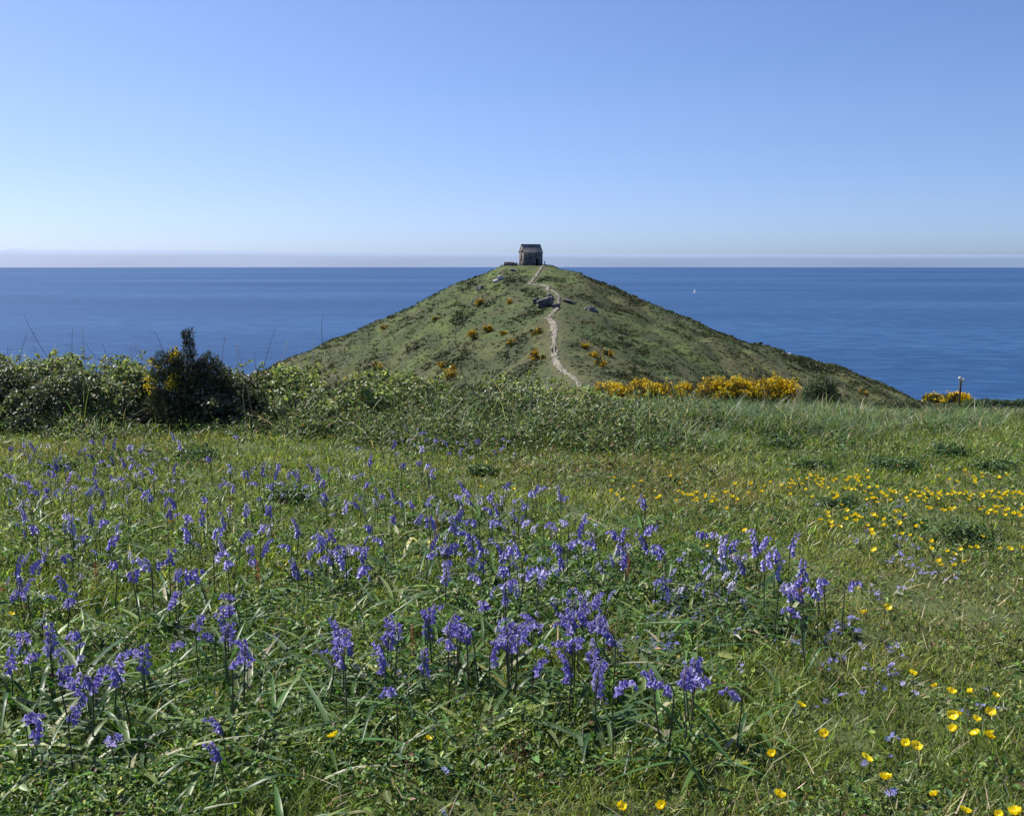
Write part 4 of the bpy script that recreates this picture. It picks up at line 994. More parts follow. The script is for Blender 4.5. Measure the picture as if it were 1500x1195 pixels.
# leafy shrubs
def shrub(label, P, lumps, n, lsz, pal, name='shrub', cat='shrub', group=None, grey=0, inner=.45, m=None, twh=.5):
    r = thing(name, label, cat, tuple(float(v) for v in P), 0, group)
    lum = np.array(lumps, float); vol = lum[:, 3] * lum[:, 5]; i = rng.choice(len(lum), n, p=vol / vol.sum())
    d = sph(n); rr = 1 - inner * rng.uniform(0, 1, n) ** 1.4
    bump = 1 + .45 * (fbm(d[:, 0] * 2.4 + i * 5 + 20, d[:, 2] * 2.4 + d[:, 1] + 20, 5, 3) - .5)
    Q = lum[i, :3] + d * lum[i, 3:] * (rr * bump)[:, None]; ok = Q[:, 2] > -.03; Q, d = Q[ok], d[ok]; n = len(Q)
    V, q, t, C = leaflets(Q, lsz * rng.uniform(.7, 1.4, n), d * .7 + sph(n) * .7 + np.array([0, 0, .5]), tones(n, pal, .25), .6)
    link('foliage', mesh('foliage', V, q, t, m or M_leaf, C), r)
    mb = MB()
    for k in range(14):
        j = rng.integers(len(lum)); e = lum[j, :3] + sph(1)[0] * lum[j, 3:] * .85; s = np.linspace(0, 1, 5)[:, None]; b0 = np.array([0, 0, -.05])
        mb.tube(b0 + (e - b0) * s, np.linspace(.5, .15, 5) * lsz * .3, 4)
    link('stems', mb.mesh('stems', M_darkstem), r)
    if grey:
        mb = MB(); hz = (lum[:, 2] + lum[:, 5]).max(); wx = (np.abs(lum[:, 0]) + lum[:, 3]).max()
        for k in range(grey):
            a = rng.uniform(-1.05, 1.05) * wx; b = rng.uniform(-.4, .8); hh = hz * rng.uniform(.55, 1.15) * (1 - .35 * abs(a / wx)); ln = rng.normal(0, .12)
            mb.tube([(a, b, 0), (a + ln * .5, b, hh * .6), (a + ln * 1.4, b, hh)], [.008, .007, .010], 3)
        link('dead_grass', mb.mesh('dead_grass', M_dead), r)
    return r
sx, sy = (1205 - 750) / F * 52, 52.0; zb = float(zg(sx, sy)); zt = CH + float(ray(1205, 547)[2] / ray(1205, 547)[1]) * sy - zb
shrub('dark green round bush fringed with pale dead grass, right of the yellow bank', (sx, sy, zb), [(0, 0, zt * .52, .85, .8, zt * .45), (-.5, -.1, zt * .42, .6, .6, zt * .36), (.5, -.1, zt * .40, .55, .6, zt * .34)], 5200, .085, [(.032, .062, .020), (.045, .078, .026), (.06, .09, .03)], grey=70)
for (px, py, wpx, hpx, lab, pal) in [
    (1432, 598, 26, 15, 'bright green shrub right of the signpost on the cliff edge', [(.06, .10, .03), (.08, .12, .035)]),
    (1464, 598, 34, 16, 'dark green shrub on the cliff edge near the right border', [(.035, .06, .022), (.05, .075, .025)]),
    (1500, 598, 40, 15, 'green shrub on the cliff edge at the right border', [(.05, .085, .026), (.04, .07, .022)]),
    (1398, 596, 60, 7, 'low yellowish scrub at the foot of the signpost', [(.10, .11, .035), (.08, .10, .03)]),
    (1345, 597, 44, 12, 'low olive scrub on the cliff edge left of the signpost', [(.08, .09, .04), (.07, .08, .045)]),
    (1300, 600, 46, 16, 'olive scrub where the hill foot meets the cliff edge', [(.075, .085, .035), (.09, .085, .05)])]:
    Ys = 66.0 if px > 1380 else 50.0; x = (px - 750) / F * Ys; z = float(zg(x, Ys)); zt = max(.35, CH + float(ray(px, py - hpx)[2] / ray(px, py - hpx)[1]) * Ys - z); wd = wpx * Ys / F
    shrub(lab, (x, Ys, z), [(a * wd * .36, rng.uniform(-.3, .3), zt * .45, wd * .24, .6, zt * .5 * rng.uniform(.8, 1.05)) for a in (-1, -.3, .4, 1)], 1500, .11, pal, name='shrub')

# leafy weeds in the field
WEEDS = [(1418, 800, 90, 62, 'big leafy thistle-like weed among buttercups at the right edge of the field'), (1190, 690, 62, 30, 'dark leafy weed with a black shadow just above the buttercup drift'),
         (1310, 690, 76, 36, 'spreading green weed above the buttercups on the right'), (1140, 655, 70, 30, 'bushy weed in the long grass left of the dark leafy weed'), (1385, 668, 70, 28, 'low leafy weed in the right field below the purple-grey grass'),
         (1225, 742, 60, 22, 'low dark weed between two buttercup drifts'), (705, 695, 46, 22, 'small green herb cushion below the hedge, near the tight bluebell bunch'), (420, 735, 70, 34, 'leafy green clump among the bluebells left of the meadow centre'),
         (290, 672, 70, 26, 'fresh green herb clump in front of the dark gorse'), (1460, 690, 80, 26, 'green weed patch at the right border above the buttercups'), (930, 640, 60, 34, 'leafy green clump against the low bramble'), (1040, 632, 80, 40, 'leafy clump under the long grass right of the bramble end'),
         (1110, 1110, 90, 40, 'dark leafy clump in the turf below the rightmost bluebells'), (1130, 930, 70, 30, 'dark green tuft under the right bluebell cluster'), (90, 690, 60, 24, 'leafy clump in the upper left bluebell drift')]
for (px, py, wpx, hpx, lab) in WEEDS:
    P = unproj(px, py)[0]; s = P[1] / F; wd, hh = wpx * s, hpx * s * .8
    shrub(lab, P, [(rng.uniform(-.32, .32) * wd, rng.uniform(-.25, .25) * wd, hh * rng.uniform(.25, .5), wd * .30, wd * .28, hh * .42) for _ in range(9)], 800, max(.016, 5.0 * s), [(.065, .125, .040), (.085, .15, .05), (.07, .12, .065), (.13, .18, .055)], name='leafy_weed', cat='weed', group='leafy weeds in the meadow', inner=.8)

# ------------------------------------------------------------------ dead stems above the hedge
def stem_curve(px0, py0, px1, py1, Y, bow=0.0, curl=0.0):
    d0, d1 = ray(px0, py0), ray(px1, py1); a = CAM + d0 / d0[1] * Y; b = CAM + d1 / d1[1] * (Y + rng.normal(0, .1))
    s = np.linspace(0, 1, 9)[:, None]; L = np.linalg.norm(b - a); perp = np.array([-(b - a)[2], 0, (b - a)[0]]) / L
    return a + (b - a) * s + perp * L * (bow * 4 * s * (1 - s) + curl * s ** 3)
STEMS = [(82, 525, 34, 458, .04, 0, 1), (125, 520, 121, 473, .02, 0, 0), (60, 528, 52, 499, .05, .1, 0), (195, 522, 195, 502, .03, .2, 0), (222, 520, 196, 500, .18, 0, 0), (226, 520, 205, 500, .25, .1, 0), (80, 522, 83, 505, .0, .1, 0), (107, 520, 107, 480, .03, 0, 1), (172, 522, 158, 500, .2, .2, 1), (170, 521, 130, 500, .2, .1, 1), (20, 528, 12, 505, .1, 0, 1), (28, 530, 40, 490, .06, 0, 1),
         (250, 520, 232, 480, .06, .12, 1), (288, 515, 286, 494, .05, .4, 0), (324, 535, 330, 492, .02, 0, 1), (350, 540, 347, 502, .02, 0, 0), (356, 540, 352, 503, .02, .1, 0), (384, 540, 404, 480, .03, 0, 1), (412, 540, 422, 498, .05, 0, 0), (458, 535, 462, 498, .04, .05, 0), (485, 510, 474, 458, .12, 0, 1), (440, 535, 444, 512, .02, .1, 0), (376, 540, 372, 512, .0, 0, 0),
         (500, 535, 511, 520, .04, 0, 0), (565, 510, 562, 488, .05, .1, 0), (573, 535, 570, 518, .12, .3, 0), (592, 540, 594, 522, .1, .2, 0), (616, 543, 628, 552, .02, 0, 0), (480, 530, 478, 515, .1, .1, 0), (690, 560, 712, 538, .04, 0, 0), (545, 520, 520, 527, .1, 0, 0),
         (748, 575, 741, 552, .12, .1, 0), (782, 565, 772, 546, .2, .2, 0), (757, 572, 752, 555, .1, 0, 0), (797, 580, 808, 556, .1, -.2, 0), (835, 580, 816, 558, .25, .2, 0), (836, 585, 844, 556, .1, .2, 0), (820, 582, 842, 562, .25, .3, 0), (600, 555, 620, 548, .1, 0, 0),
         (1020, 680, 1024, 654, .02, 0, 0), (1042, 672, 1064, 653, .01, 0, 0), (910, 620, 985, 645, -.12, 0, 0), (960, 600, 1005, 612, .1, .1, 0), (880, 615, 940, 600, .2, .1, 0), (243, 590, 252, 574, .05, 0, 0), (286, 622, 278, 604, .15, 0, 0), (405, 560, 398, 545, .2, .1, 0)]
NS = len(STEMS)
names = {'sea': 'thin {} stem standing against the sea above the left hedge', 'gorse': 'thin {} stem against the sea close beside the dark gorse', 'foot': 'thin {} stem in front of the left foot of the hill', 'hill': 'bent {} stem over the hedge in front of the hill path', 'field': 'pale dry stalk leaning in the long grass', 'hedge': 'pale broken stick lying on the face of the hedge'}
cnt = {}
for (x0, y0, x1, y1, bow, curl, dk) in STEMS:
    hedge_face = y0 > 556 and x0 < 450
    Y = 11.3 if hedge_face else (11.9 if y0 > 600 else HY + rng.uniform(-.3, .3))
    Q = stem_curve(x0, y0 + (0 if hedge_face or y0 > 600 else 14), x1, y1, Y, bow, curl)
    rr = (.0034 if dk else .0046); mb = MB().tube(Q - Q[0], np.linspace(rr, rr * .45, 9), 4)
    for k in range(2 if (dk or y0 - y1 > 25) else 0):
        j = rng.integers(3, 8); v = np.array([rng.normal(0, .05), rng.normal(0, .03), rng.uniform(.02, .06)]); mb.tube([Q[j] - Q[0], Q[j] - Q[0] + v * .6, Q[j] - Q[0] + v], [.002, .0016, .001], 3)
    key = 'hedge' if hedge_face else 'field' if x0 > 870 else 'hill' if x0 > 640 else 'foot' if x0 > 430 else 'gorse' if 225 < x0 < 330 else 'sea'
    o = link('dry_twig', mb.mesh('dry_twig', M_darkstem if dk else M_dead), None, tuple(Q[0]))
    tag(o, names[key].format('dark' if dk else 'pale dry'), 'twig', {'sea': 'dead stems against the sea', 'gorse': 'dead stems beside the gorse', 'foot': 'dead stems before the hill foot', 'hill': 'bent stems before the hill path', 'field': 'dry stalks in the long grass', 'hedge': 'broken sticks on the hedge'}[key] + (' (dark)' if dk else ''))
# twig in the turf at the bottom edge
P = unproj(1058, 1196)[0]; s = P[1] / F
o = link('twig', MB().tube([(0, 0, .004), (9 * s, .01, 6 * s + .004), (16 * s, .02, 14 * s), (24 * s, .03, 17 * s)], [.0042, .004, .0036, .003], 6).mesh('twig', M_wood), None, tuple(P)); tag(o, 'short grey-brown twig lying in the turf at the bottom edge', 'twig')

# ------------------------------------------------------------------ bluebells
def bell_mesh(fine=True):
    prof = [(.0, .0022), (.10, .0046), (.40, .0056), (.72, .0064), (.92, .0098), (.98, .0128), (.92, .0142)] if fine else [(.0, .003), (.4, .0062), (.8, .0078), (1.0, .0125)]
    L = .0245; n = 12 if fine else 6; V = []
    for i, (t, r) in enumerate(prof):
        for j in range(n):
            a = j * 2 * math.pi / n; up = 0
            rr = r
            if fine and j % 2 and i >= 3: rr = r * (.86 if i == 3 else .72); up = .0035 * (i - 3)
            V.append((rr * math.cos(a), rr * math.sin(a), -L * t + up))
    k = len(prof); q = [(i * n + j, i * n + (j + 1) % n, (i + 1) * n + (j + 1) % n, (i + 1) * n + j) for i in range(k - 1) for j in range(n)]
    return np.array(V), np.array(q), [tuple(range(n - 1, -1, -1))[:3]]
BV, BQ, _ = bell_mesh(True); BVc, BQc, _ = bell_mesh(False)
BELL = mesh('bell', BV, BQ, None, M_bell, smooth=True)

def rot(ax, ay, az): return np.array((Matrix.Rotation(az, 3, 'Z') @ Matrix.Rotation(ay, 3, 'Y') @ Matrix.Rotation(ax, 3, 'X')))

def bluebell_proto(seed, H):
    r = np.random.default_rng(seed); long = seed % 3 == 0; T0 = .62 if long else .74; nod = r.uniform(.5, 1.2) if long else r.uniform(1.3, 2.3); lean = r.uniform(-.06, .10)
    s = np.linspace(0, 1, 12); ang = lean + nod * np.clip((s - T0) / (1 - T0), 0, 1) ** 1.2
    seg = H * 1.06 / 11; P = np.zeros((12, 3))
    for k in range(1, 12): P[k] = P[k - 1] + seg * np.array([math.sin(ang[k]), .02 * math.sin(5 * s[k] + seed), math.cos(ang[k])])
    mb = MB().tube(P, np.linspace(.0030, .0016, 12), 5)
    nb = r.integers(9, 13) if long else r.integers(7, 10); B = []
    for k in range(nb):
        t = T0 + (1 - T0) * (k + .4) / nb; f = t * 11; i = min(int(f), 10); p = P[i] + (P[i + 1] - P[i]) * (f - i)
        side = (1 if k % 2 else -1) * r.uniform(.3, 1.2); out = np.array([math.cos(side) * .9 + .1, math.sin(side), .15]); ln = r.uniform(.007, .014)
        e = p + out * ln; mb.tube([p, (p + e) / 2 + np.array([0, 0, .003]), e], [.0011, .0009, .0008], 3)
        tilt = r.uniform(.05, .65); sc = (.98 - .44 * (k / nb)) * r.uniform(.88, 1.1)
        B.append((e, (r.uniform(-.25, .25), -tilt, side + r.normal(0, .2)), sc))
    stem = mb.mesh('stem', M_stem, True)
    hb = MB()
    for e, a, sc in B: hb.add(BVc @ rot(*a).T * sc + e, BQc)
    head = hb.mesh('flower_head', M_bell, True)
    return stem, B, head, float(np.mean([b[0][2] for b in B]) - .012), float(np.mean([b[0][0] for b in B]))

def leaf_proto(seed):
    r = np.random.default_rng(seed); n = 1
    V, q, _, C = straps(np.zeros((1, 3)), np.array([r.uniform(.16, .26)]), np.array([r.uniform(.009, .015)]), np.array([0.0]), np.array([r.uniform(.2, .6)]), np.array([r.uniform(.5, 1.1)]), tones(1, [(.05, .105, .03), (.075, .13, .035)], .2), 7)
    return mesh('leaf', V, q, None, M_strap, C, True)
PROTO = [bluebell_proto(100 + k, h) for k, h in enumerate([.24, .27, .25, .29, .26, .23, .28, .25, .22, .30, .26, .24, .27, .25])]
LEAF = [leaf_proto(k) for k in range(6)]

HEADS = """15,657 10,697 83,680 73,693 42,708 50,720 72,717 103,698 137,688 147,675 133,647 153,645 167,650 182,675 192,682 220,688 207,660 190,655 175,700 257,687 308,672 265,705 255,718 208,722 222,730 248,735 247,750 300,730 325,710 337,715 357,695 387,688 408,680 405,693 432,692 457,685 466,696 373,708 393,712 413,708 448,713 473,727 480,707 35,753 47,775 100,755 105,768 123,788 138,758 153,765 167,793 160,830 95,817 30,833 53,827 27,870 43,860 93,853 90,882 205,827 205,843 233,827 250,813 257,843 277,840 293,837 255,877 337,827 325,813 322,797 338,873 330,895 415,802 362,805 358,785 382,773 388,798 372,823 427,833 467,790 487,783 493,820 280,758 300,755 272,780 317,778 323,763 363,747 397,747 428,773
457,685 545,673 528,657 577,653 618,658 618,678 628,682 635,690 630,697 592,682 518,698 533,710 502,740 525,738 563,727 575,722 575,760 585,737 605,737 633,730 617,760 633,765 675,713 672,727 688,720 687,735 717,730 727,745 713,747 740,710 777,720 790,715 768,743 770,765 820,722 827,730 942,735 668,753 697,765 717,767 667,768
465,793 487,783 458,810 487,817 540,773 520,803 533,810 553,793 530,830 503,803 628,813 650,840 660,827 667,803 685,800 683,782 690,822 695,848 705,797 725,805 730,817 742,838 750,857 753,807 760,802 735,872 707,883 775,837 793,842 803,768 830,767 853,773 867,797 817,803 823,820 842,797 897,783 908,790 917,783 912,810 917,820 947,773 940,793 637,793 630,897 667,917 680,917 833,907 827,917 855,880 857,897 863,917 883,877 770,917 750,923 563,923 492,923
1023,783 1043,783 1057,796 1060,804 1072,796 1105,777 1105,799 1119,791 1125,812 1143,812 1127,831 1144,831 1159,796 1175,836 1211,849 1211,860 1148,860 1156,868 1167,871 1169,852 1185,868 1249,857 975,801 951,777 953,812 941,735 1017,975 1017,993 1084,828 1163,897
112,983 107,1002 117,1010 165,981 152,989 173,983 109,1045 51,1053 61,1063 35,935 16,967 53,959 72,935 99,935 181,1082 315,1095 315,1063 299,911 301,930 333,895 336,927 323,914 197,954 211,965 256,943 349,949 349,965
484,943 491,927 500,941 487,967 561,927 575,1013 629,901 628,914 665,922 676,917 657,941 681,935 729,946 753,922 767,925 756,946 772,901 559,967 623,973 731,946 752,925 768,919 755,943 789,975 827,906 837,909 824,941 827,975 843,943 859,898 872,914 885,911 885,933 869,957 877,959 868,975 880,994 920,1007 960,1007 968,994 1013,975 1016,994 1021,999 1067,1015
588,622 596,628 612,632 620,634 665,620 700,618 728,622 640,645 655,648 698,647 255,638 262,652 345,640 355,645 395,638 475,655 485,650 500,668"""
HEADS = [tuple(map(float, p.split(','))) for p in HEADS.split()]
_s = []; _seen = set()
for p in HEADS:
    if p not in _seen: _seen.add(p); _s.append(p)
HEADS = _s[:300]
PLACES = [(0, 0, 240, 668, 'at the far left foot of the hedge'), (240, 0, 420, 660, 'at the foot of the dark gorse in the hedge'), (420, 0, 520, 672, 'under the hedge left of the tight bunch'), (520, 0, 600, 664, 'under the middle of the hedge'), (600, 652, 645, 704, 'in the tight dark bunch standing alone below the hedge'), (600, 0, 760, 652, 'growing into the right foot of the bramble hedge'),
          (0, 668, 118, 740, 'in the upper left drift at the border'), (118, 668, 234, 740, 'in the upper left drift below the hedge'), (234, 660, 345, 740, 'in front of the dark gorse, behind the open grass'), (345, 660, 420, 725, 'in the sparse band right of the gorse'), (420, 660, 515, 735, 'in the sparse band below mid hedge'), (515, 660, 600, 745, 'in the loose group left of the tight bunch'),
          (600, 700, 650, 780, 'just below the tight dark bunch'), (650, 700, 740, 758, 'in the pale group right of the tight bunch'), (740, 700, 960, 758, 'thinly set at the edge of the red sorrel grass'),
          (0, 740, 90, 800, 'at the left border above the dense clump'), (90, 740, 180, 800, 'in the group left of the open grass'), (180, 735, 262, 800, 'at the near edge of the upper left drift'), (262, 740, 345, 800, 'in the open grass on the left'), (345, 735, 440, 800, 'left of the deep violet clump'),
          (0, 800, 70, 890, 'in the dense clump at the left border'), (70, 800, 180, 890, 'near the red leaf at the left'), (180, 800, 310, 890, 'in the row of heads left of the centre'), (310, 800, 380, 905, 'in the thin upright line left of the centre'), (380, 800, 445, 860, 'in the gap before the deep violet clump'),
          (440, 735, 500, 830, 'on the left half of the deep violet clump'), (500, 765, 562, 840, 'on the right half of the deep violet clump'), (562, 745, 660, 820, 'behind the long dark leaves in the centre'), (600, 815, 700, 860, 'in front of the long dark leaves in the centre'), (650, 750, 700, 815, 'at the left of the great central clump'), (700, 755, 745, 850, 'in the heart of the great central clump'), (745, 760, 800, 860, 'at the right of the great central clump'), (690, 845, 765, 890, 'hanging low below the great central clump'),
          (800, 755, 880, 830, 'in the tall row right of the great central clump'), (880, 770, 965, 830, 'around the bleached fan of leaves'), (965, 770, 1090, 850, 'between the bleached leaves and the right clump'), (1090, 770, 1200, 846, 'in the upper part of the right clump'), (1130, 846, 1200, 905, 'in the lower part of the right clump'), (1200, 820, 1300, 870, 'standing apart right of the right clump'),
          (0, 890, 110, 975, 'in the arching pale spray at the left border'), (180, 930, 270, 975, 'half faded at lower left'), (270, 890, 365, 975, 'in the dark upright group in the lower left'), (0, 975, 205, 1025, 'on the tall stems at the bottom left'), (0, 1025, 205, 1110, 'low down at the bottom left'), (205, 1040, 400, 1120, 'lying in the dark hollow at the lower left'),
          (470, 915, 515, 980, 'on the leafy spike at lower middle left'), (515, 915, 600, 1030, 'scattered low in the lower middle'), (600, 880, 700, 980, 'in the faded brown-stemmed group in the lower centre'), (700, 890, 800, 985, 'in the drooping group below the centre'), (800, 870, 850, 985, 'on the left of the lower central clump'), (850, 870, 900, 1000, 'on the right of the lower central clump'), (900, 980, 985, 1020, 'low right of the lower central clump'), (985, 960, 1040, 1010, 'on the lone spike right of the lower centre'), (1040, 1000, 1100, 1030, 'standing alone farthest right in the lower field')]
ORD = 'first second third fourth fifth sixth seventh eighth ninth tenth eleventh twelfth thirteenth fourteenth fifteenth sixteenth'.split()
def place_of(px, py, places):
    for a in places:
        if a[0] <= px < a[2] and a[1] <= py < a[3]: return a[4]
    return min(places, key=lambda a: (px - (a[0] + a[2]) / 2) ** 2 + ((py - (a[1] + a[3]) / 2) * 1.5) ** 2)[4]
def ordinals(pts, places, noun):
    by = {}
    for i, p in enumerate(pts): by.setdefault(place_of(p[0], p[1], places), []).append(i)
    lab = [None] * len(pts)
    for pl, ids in by.items():
        ids.sort(key=lambda i: pts[i][0])
        for k, i in enumerate(ids):
            if len(ids) == 1 or len(ids) > 16: lab[i] = f'{noun} {pl}'
            elif k == len(ids) - 1: lab[i] = f'rightmost {noun} {pl}'
            elif k == 0: lab[i] = f'leftmost {noun} {pl}'
            else: lab[i] = f'{ORD[k]} {noun} from the left {pl}'
    return lab
lab = ordinals(HEADS, PLACES, 'violet bluebell')
hp = np.array(HEADS)
NEAR = 868
order = np.arange(len(HEADS))
for i in order:
    px, py = hp[i]; k = int(rng.integers(len(PROTO))); stem, B, head, hz, hx = PROTO[k]
    sc = float(rng.uniform(.85, 1.12)) * (.80 if py > 1030 else 1)
    if py < 760: sc *= .88
    rz = float(rng.uniform(0, 6.283)); h = hz * sc
    P = unproj(px, py, h)[0]
    P[0] -= hx * sc * math.cos(rz); P[1] -= hx * sc * math.sin(rz); P[2] = float(zg(P[0], P[1]))
    t = thing('bluebell', lab[i], 'bluebell', tuple(P), rz, 'bluebells in the meadow'); t.scale = (sc,) * 3
    t.rotation_euler = (float(rng.normal(0, .06)), float(rng.normal(0, .06)), rz)
    link('stem', stem, t)
    if py > NEAR:
        for e, a, s2 in B:
            o = link('bell', BELL, t, tuple(e)); o.rotation_euler = a; o.scale = (s2,) * 3
    else: link('flower_head', head, t)
    for j in range(2 if py > 760 else 1):
        o = link('leaf', LEAF[int(rng.integers(6))], t); o.rotation_euler = (0, 0, float(rng.uniform(0, 6.28))); o.scale = (float(rng.uniform(.8, 1.15)) / sc,) * 3

def bluebell_drift():
    # the many small bluebells beyond the first three hundred, filling the drifts
    M_far = foliage('violet_petal_far', .4, .36, .4); pts = []
    for (x0, x1, y0, y1, n) in [(0, 250, 640, 730, 95), (330, 560, 668, 740, 36), (0, 450, 740, 800, 30), (560, 760, 612, 660, 34), (450, 560, 770, 830, 22), (640, 920, 745, 830, 70), (620, 800, 700, 760, 30), (960, 1110, 780, 850, 30), (700, 900, 840, 930, 24), (0, 120, 800, 940, 20)]:
        for _ in range(n): pts.append((rng.uniform(x0, x1), rng.uniform(y0, y1)))
    P = unproj(*np.array(pts).T, .19); mb = MB()
    for p in P:
        stem, B, head, hz, hx = PROTO[int(rng.integers(len(PROTO)))]; sc = rng.uniform(.5, .75); A = rot(rng.normal(0, .1), rng.normal(0, .1), rng.uniform(0, 6.28))
        c = np.array([(.20, .19, .53), (.27, .255, .61), (.38, .37, .69), (.50, .49, .73), (.36, .34, .50)][int(rng.integers(5))])
        for e, a_, s2 in B[::1 if rng.uniform() < .6 else 2]: mb.add(((BVc @ rot(*a_).T * s2 + e) @ A.T) * sc + p, BQc, None, c * math.exp(rng.normal(0, .15)))
        e = np.array(B[0][0]); mb.tube([p, p + (A @ (e * [.5, .5, .6])) * sc, p + (A @ e) * sc], [.0026, .0022, .0018], 3, (.085, .09, .05))
    tag(link('bluebell_drift', mb.mesh('bluebell_drift', M_far)), 'many small bluebells thickening the drifts across the meadow', 'bluebells', 'bluebells in the meadow', 'stuff')
bluebell_drift()

# ------------------------------------------------------------------ buttercups
def buttercup_proto(seed, H):
    r = np.random.default_rng(seed); lean = r.uniform(-.02, .03)
    P = np.array([(lean * s * s, .01 * math.sin(3 * s), H * s) for s in np.linspace(0, 1, 6)])
    stem = MB().tube(P, np.linspace(.0013, .0009, 6), 4).mesh('stem', M_stem)
    mb = MB(); tilt = rot(r.uniform(-.5, .5), r.uniform(-.5, .5), 0); opn = r.uniform(.5, .95)
    for k in range(5):
        a = k * 2 * math.pi / 5 + r.normal(0, .06); V = []
        for i in range(4):
            t = i / 3; rad = .014 * math.sin(t * opn * 1.35 + .08) ; z = .0125 * (1 - math.cos(t * (1.75 - opn * .55)))
            wd = .0098 * [.35, .85, 1.0, .62][i]
            for s in (-1, 0, 1): V.append((rad * math.cos(a) - s * wd * math.sin(a), rad * math.sin(a) + s * wd * math.cos(a), z + .0022 * abs(s) + (.0004 * k)))
        q = [(i * 3 + j, i * 3 + j + 1, i * 3 + j + 4, i * 3 + j + 3) for i in range(3) for j in (0, 1)]
        mb.add((np.array(V)) @ tilt.T + P[-1], q)
    mb.add((np.array([(.004 * math.cos(b), .004 * math.sin(b), .003) for b in np.arange(6) * math.pi / 3] + [(0, 0, .0065)])) @ tilt.T + P[-1], None, [(j, (j + 1) % 6, 6) for j in range(6)])
    return stem, mb.mesh('flower', M_petal, True), H
BUT = [buttercup_proto(k, h) for k, h in enumerate([.06, .075, .09, .11, .08, .10])]
BC = """1340,989 1369,1005 1389,1018 1419,1013 1459,1021 1401,1045 1393,1050 1444,1046 1427,1058 1392,1069 1427,1074 1435,1082 1449,1074 1175,1034 1209,1070 1131,1109 1329,1094 1341,1099 1271,1113 1312,1142 1363,1165 1145,1169 1488,1185 1472,1190 1424,1191 1273,898 1299,891 909,1186 968,1186 488,1077 631,1087 19,901
1376,828 1406,805 1423,803 1443,787 1424,800 1463,804 1480,806 1387,808 1398,812 1372,821 1398,828 1497,803 1418,824 1364,805 1351,767 1351,772 1372,793 1335,784 1348,790 1320,783 1268,770 1298,768 1294,770 1314,767 1319,769 1273,776 1227,772 1233,773 1211,757 1207,752 1215,765 1248,756 1259,757 1257,763 1246,760 1272,782 1279,806 1035,800 1069,815 1087,777 1066,783"""
BC = [tuple(map(float, p.split(','))) for p in BC.split()]
for (x0, x1, y0, y1, n) in [(1150, 1272, 692, 728, 52), (1265, 1345, 712, 736, 22), (1330, 1420, 718, 734, 26), (1420, 1500, 716, 734, 22), (1440, 1500, 738, 760, 20), (1350, 1400, 738, 752, 8), (1360, 1480, 690, 708, 16), (990, 1090, 712, 742, 24), (900, 990, 700, 745, 12), (1195, 1330, 738, 768, 14), (1090, 1150, 705, 725, 8), (700, 760, 708, 720, 3), (1440, 1500, 770, 800, 8)]:
    for _ in range(n): BC.append((rng.uniform(x0, x1), (y0 + y1) / 2 + rng.normal(0, (y1 - y0) * .27)))
BC = BC[:300]
BPL = [(1380, 1035, 1412, 1078, 'in the left half of the lower right cluster'), (1412, 1035, 1460, 1090, 'in the right half of the lower right cluster'), (1330, 980, 1400, 1030, 'in the row behind the lower right cluster'), (1400, 1000, 1470, 1035, 'just behind the lower right cluster'), (1300, 1085, 1350, 1105, 'in the close pair left of the lower right cluster'), (1250, 1105, 1320, 1150, 'in the shade below the close pair'), (1350, 1150, 1380, 1180, 'standing alone near the lower right corner'), (1400, 1175, 1500, 1195, 'cut by the bottom edge in the right corner'), (1120, 1150, 1160, 1190, 'alone by the bottom edge right of centre'), (1150, 1020, 1230, 1080, 'in the turf below the right bluebell clump'), (1110, 1095, 1150, 1120, 'beside the dark leafy clump in the turf'), (1255, 885, 1310, 905, 'in the pair on the worn turf right of the bluebells'), (890, 1175, 990, 1195, 'at the bottom edge left of the grey twig'), (470, 1060, 650, 1100, 'among leaves below the bluebells'), (0, 890, 40, 920, 'at the left border among bluebells'),
       (1340, 760, 1412, 840, 'scattered left of the big leafy weed'), (1412, 760, 1500, 840, 'around the big leafy weed'), (1190, 735, 1262, 790, 'on the left of the nearer drift'), (1262, 735, 1340, 810, 'on the right of the nearer drift'), (1020, 765, 1100, 830, 'among bluebells left of the right clump'), (1145, 680, 1275, 735, 'in the dense long drift above the right clump'), (1265, 700, 1348, 740, 'in the middle of the far drift on the right'), (1330, 708, 1425, 740, 'in the far drift behind the big leafy weed'), (1420, 706, 1500, 738, 'in the far drift at the right border'), (1340, 734, 1500, 772, 'just behind the big leafy weed'), (1350, 680, 1500, 712, 'farthest back among the green weeds'), (900, 690, 995, 760, 'at the edge of the reddish grass'), (985, 690, 1092, 760, 'in the loose patch right of the reddish grass'), (1088, 690, 1150, 735, 'just left of the dense long drift'), (690, 700, 770, 725, 'beyond the bluebells in mid field')]
lab = ordinals(BC, BPL, 'yellow buttercup')
for i, (px, py) in enumerate(BC):
    stem, fl, H = BUT[int(rng.integers(len(BUT)))]; sc = float(rng.uniform(.85, 1.2)) * (.95 if py < 840 else 1); P = unproj(px, py, H * sc)[0]
    t = thing('buttercup', lab[i], 'buttercup', tuple(P), float(rng.uniform(0, 6.28)), 'buttercups in the meadow'); t.scale = (sc,) * 3
    link('stem', stem, t); link('flower', fl, t)

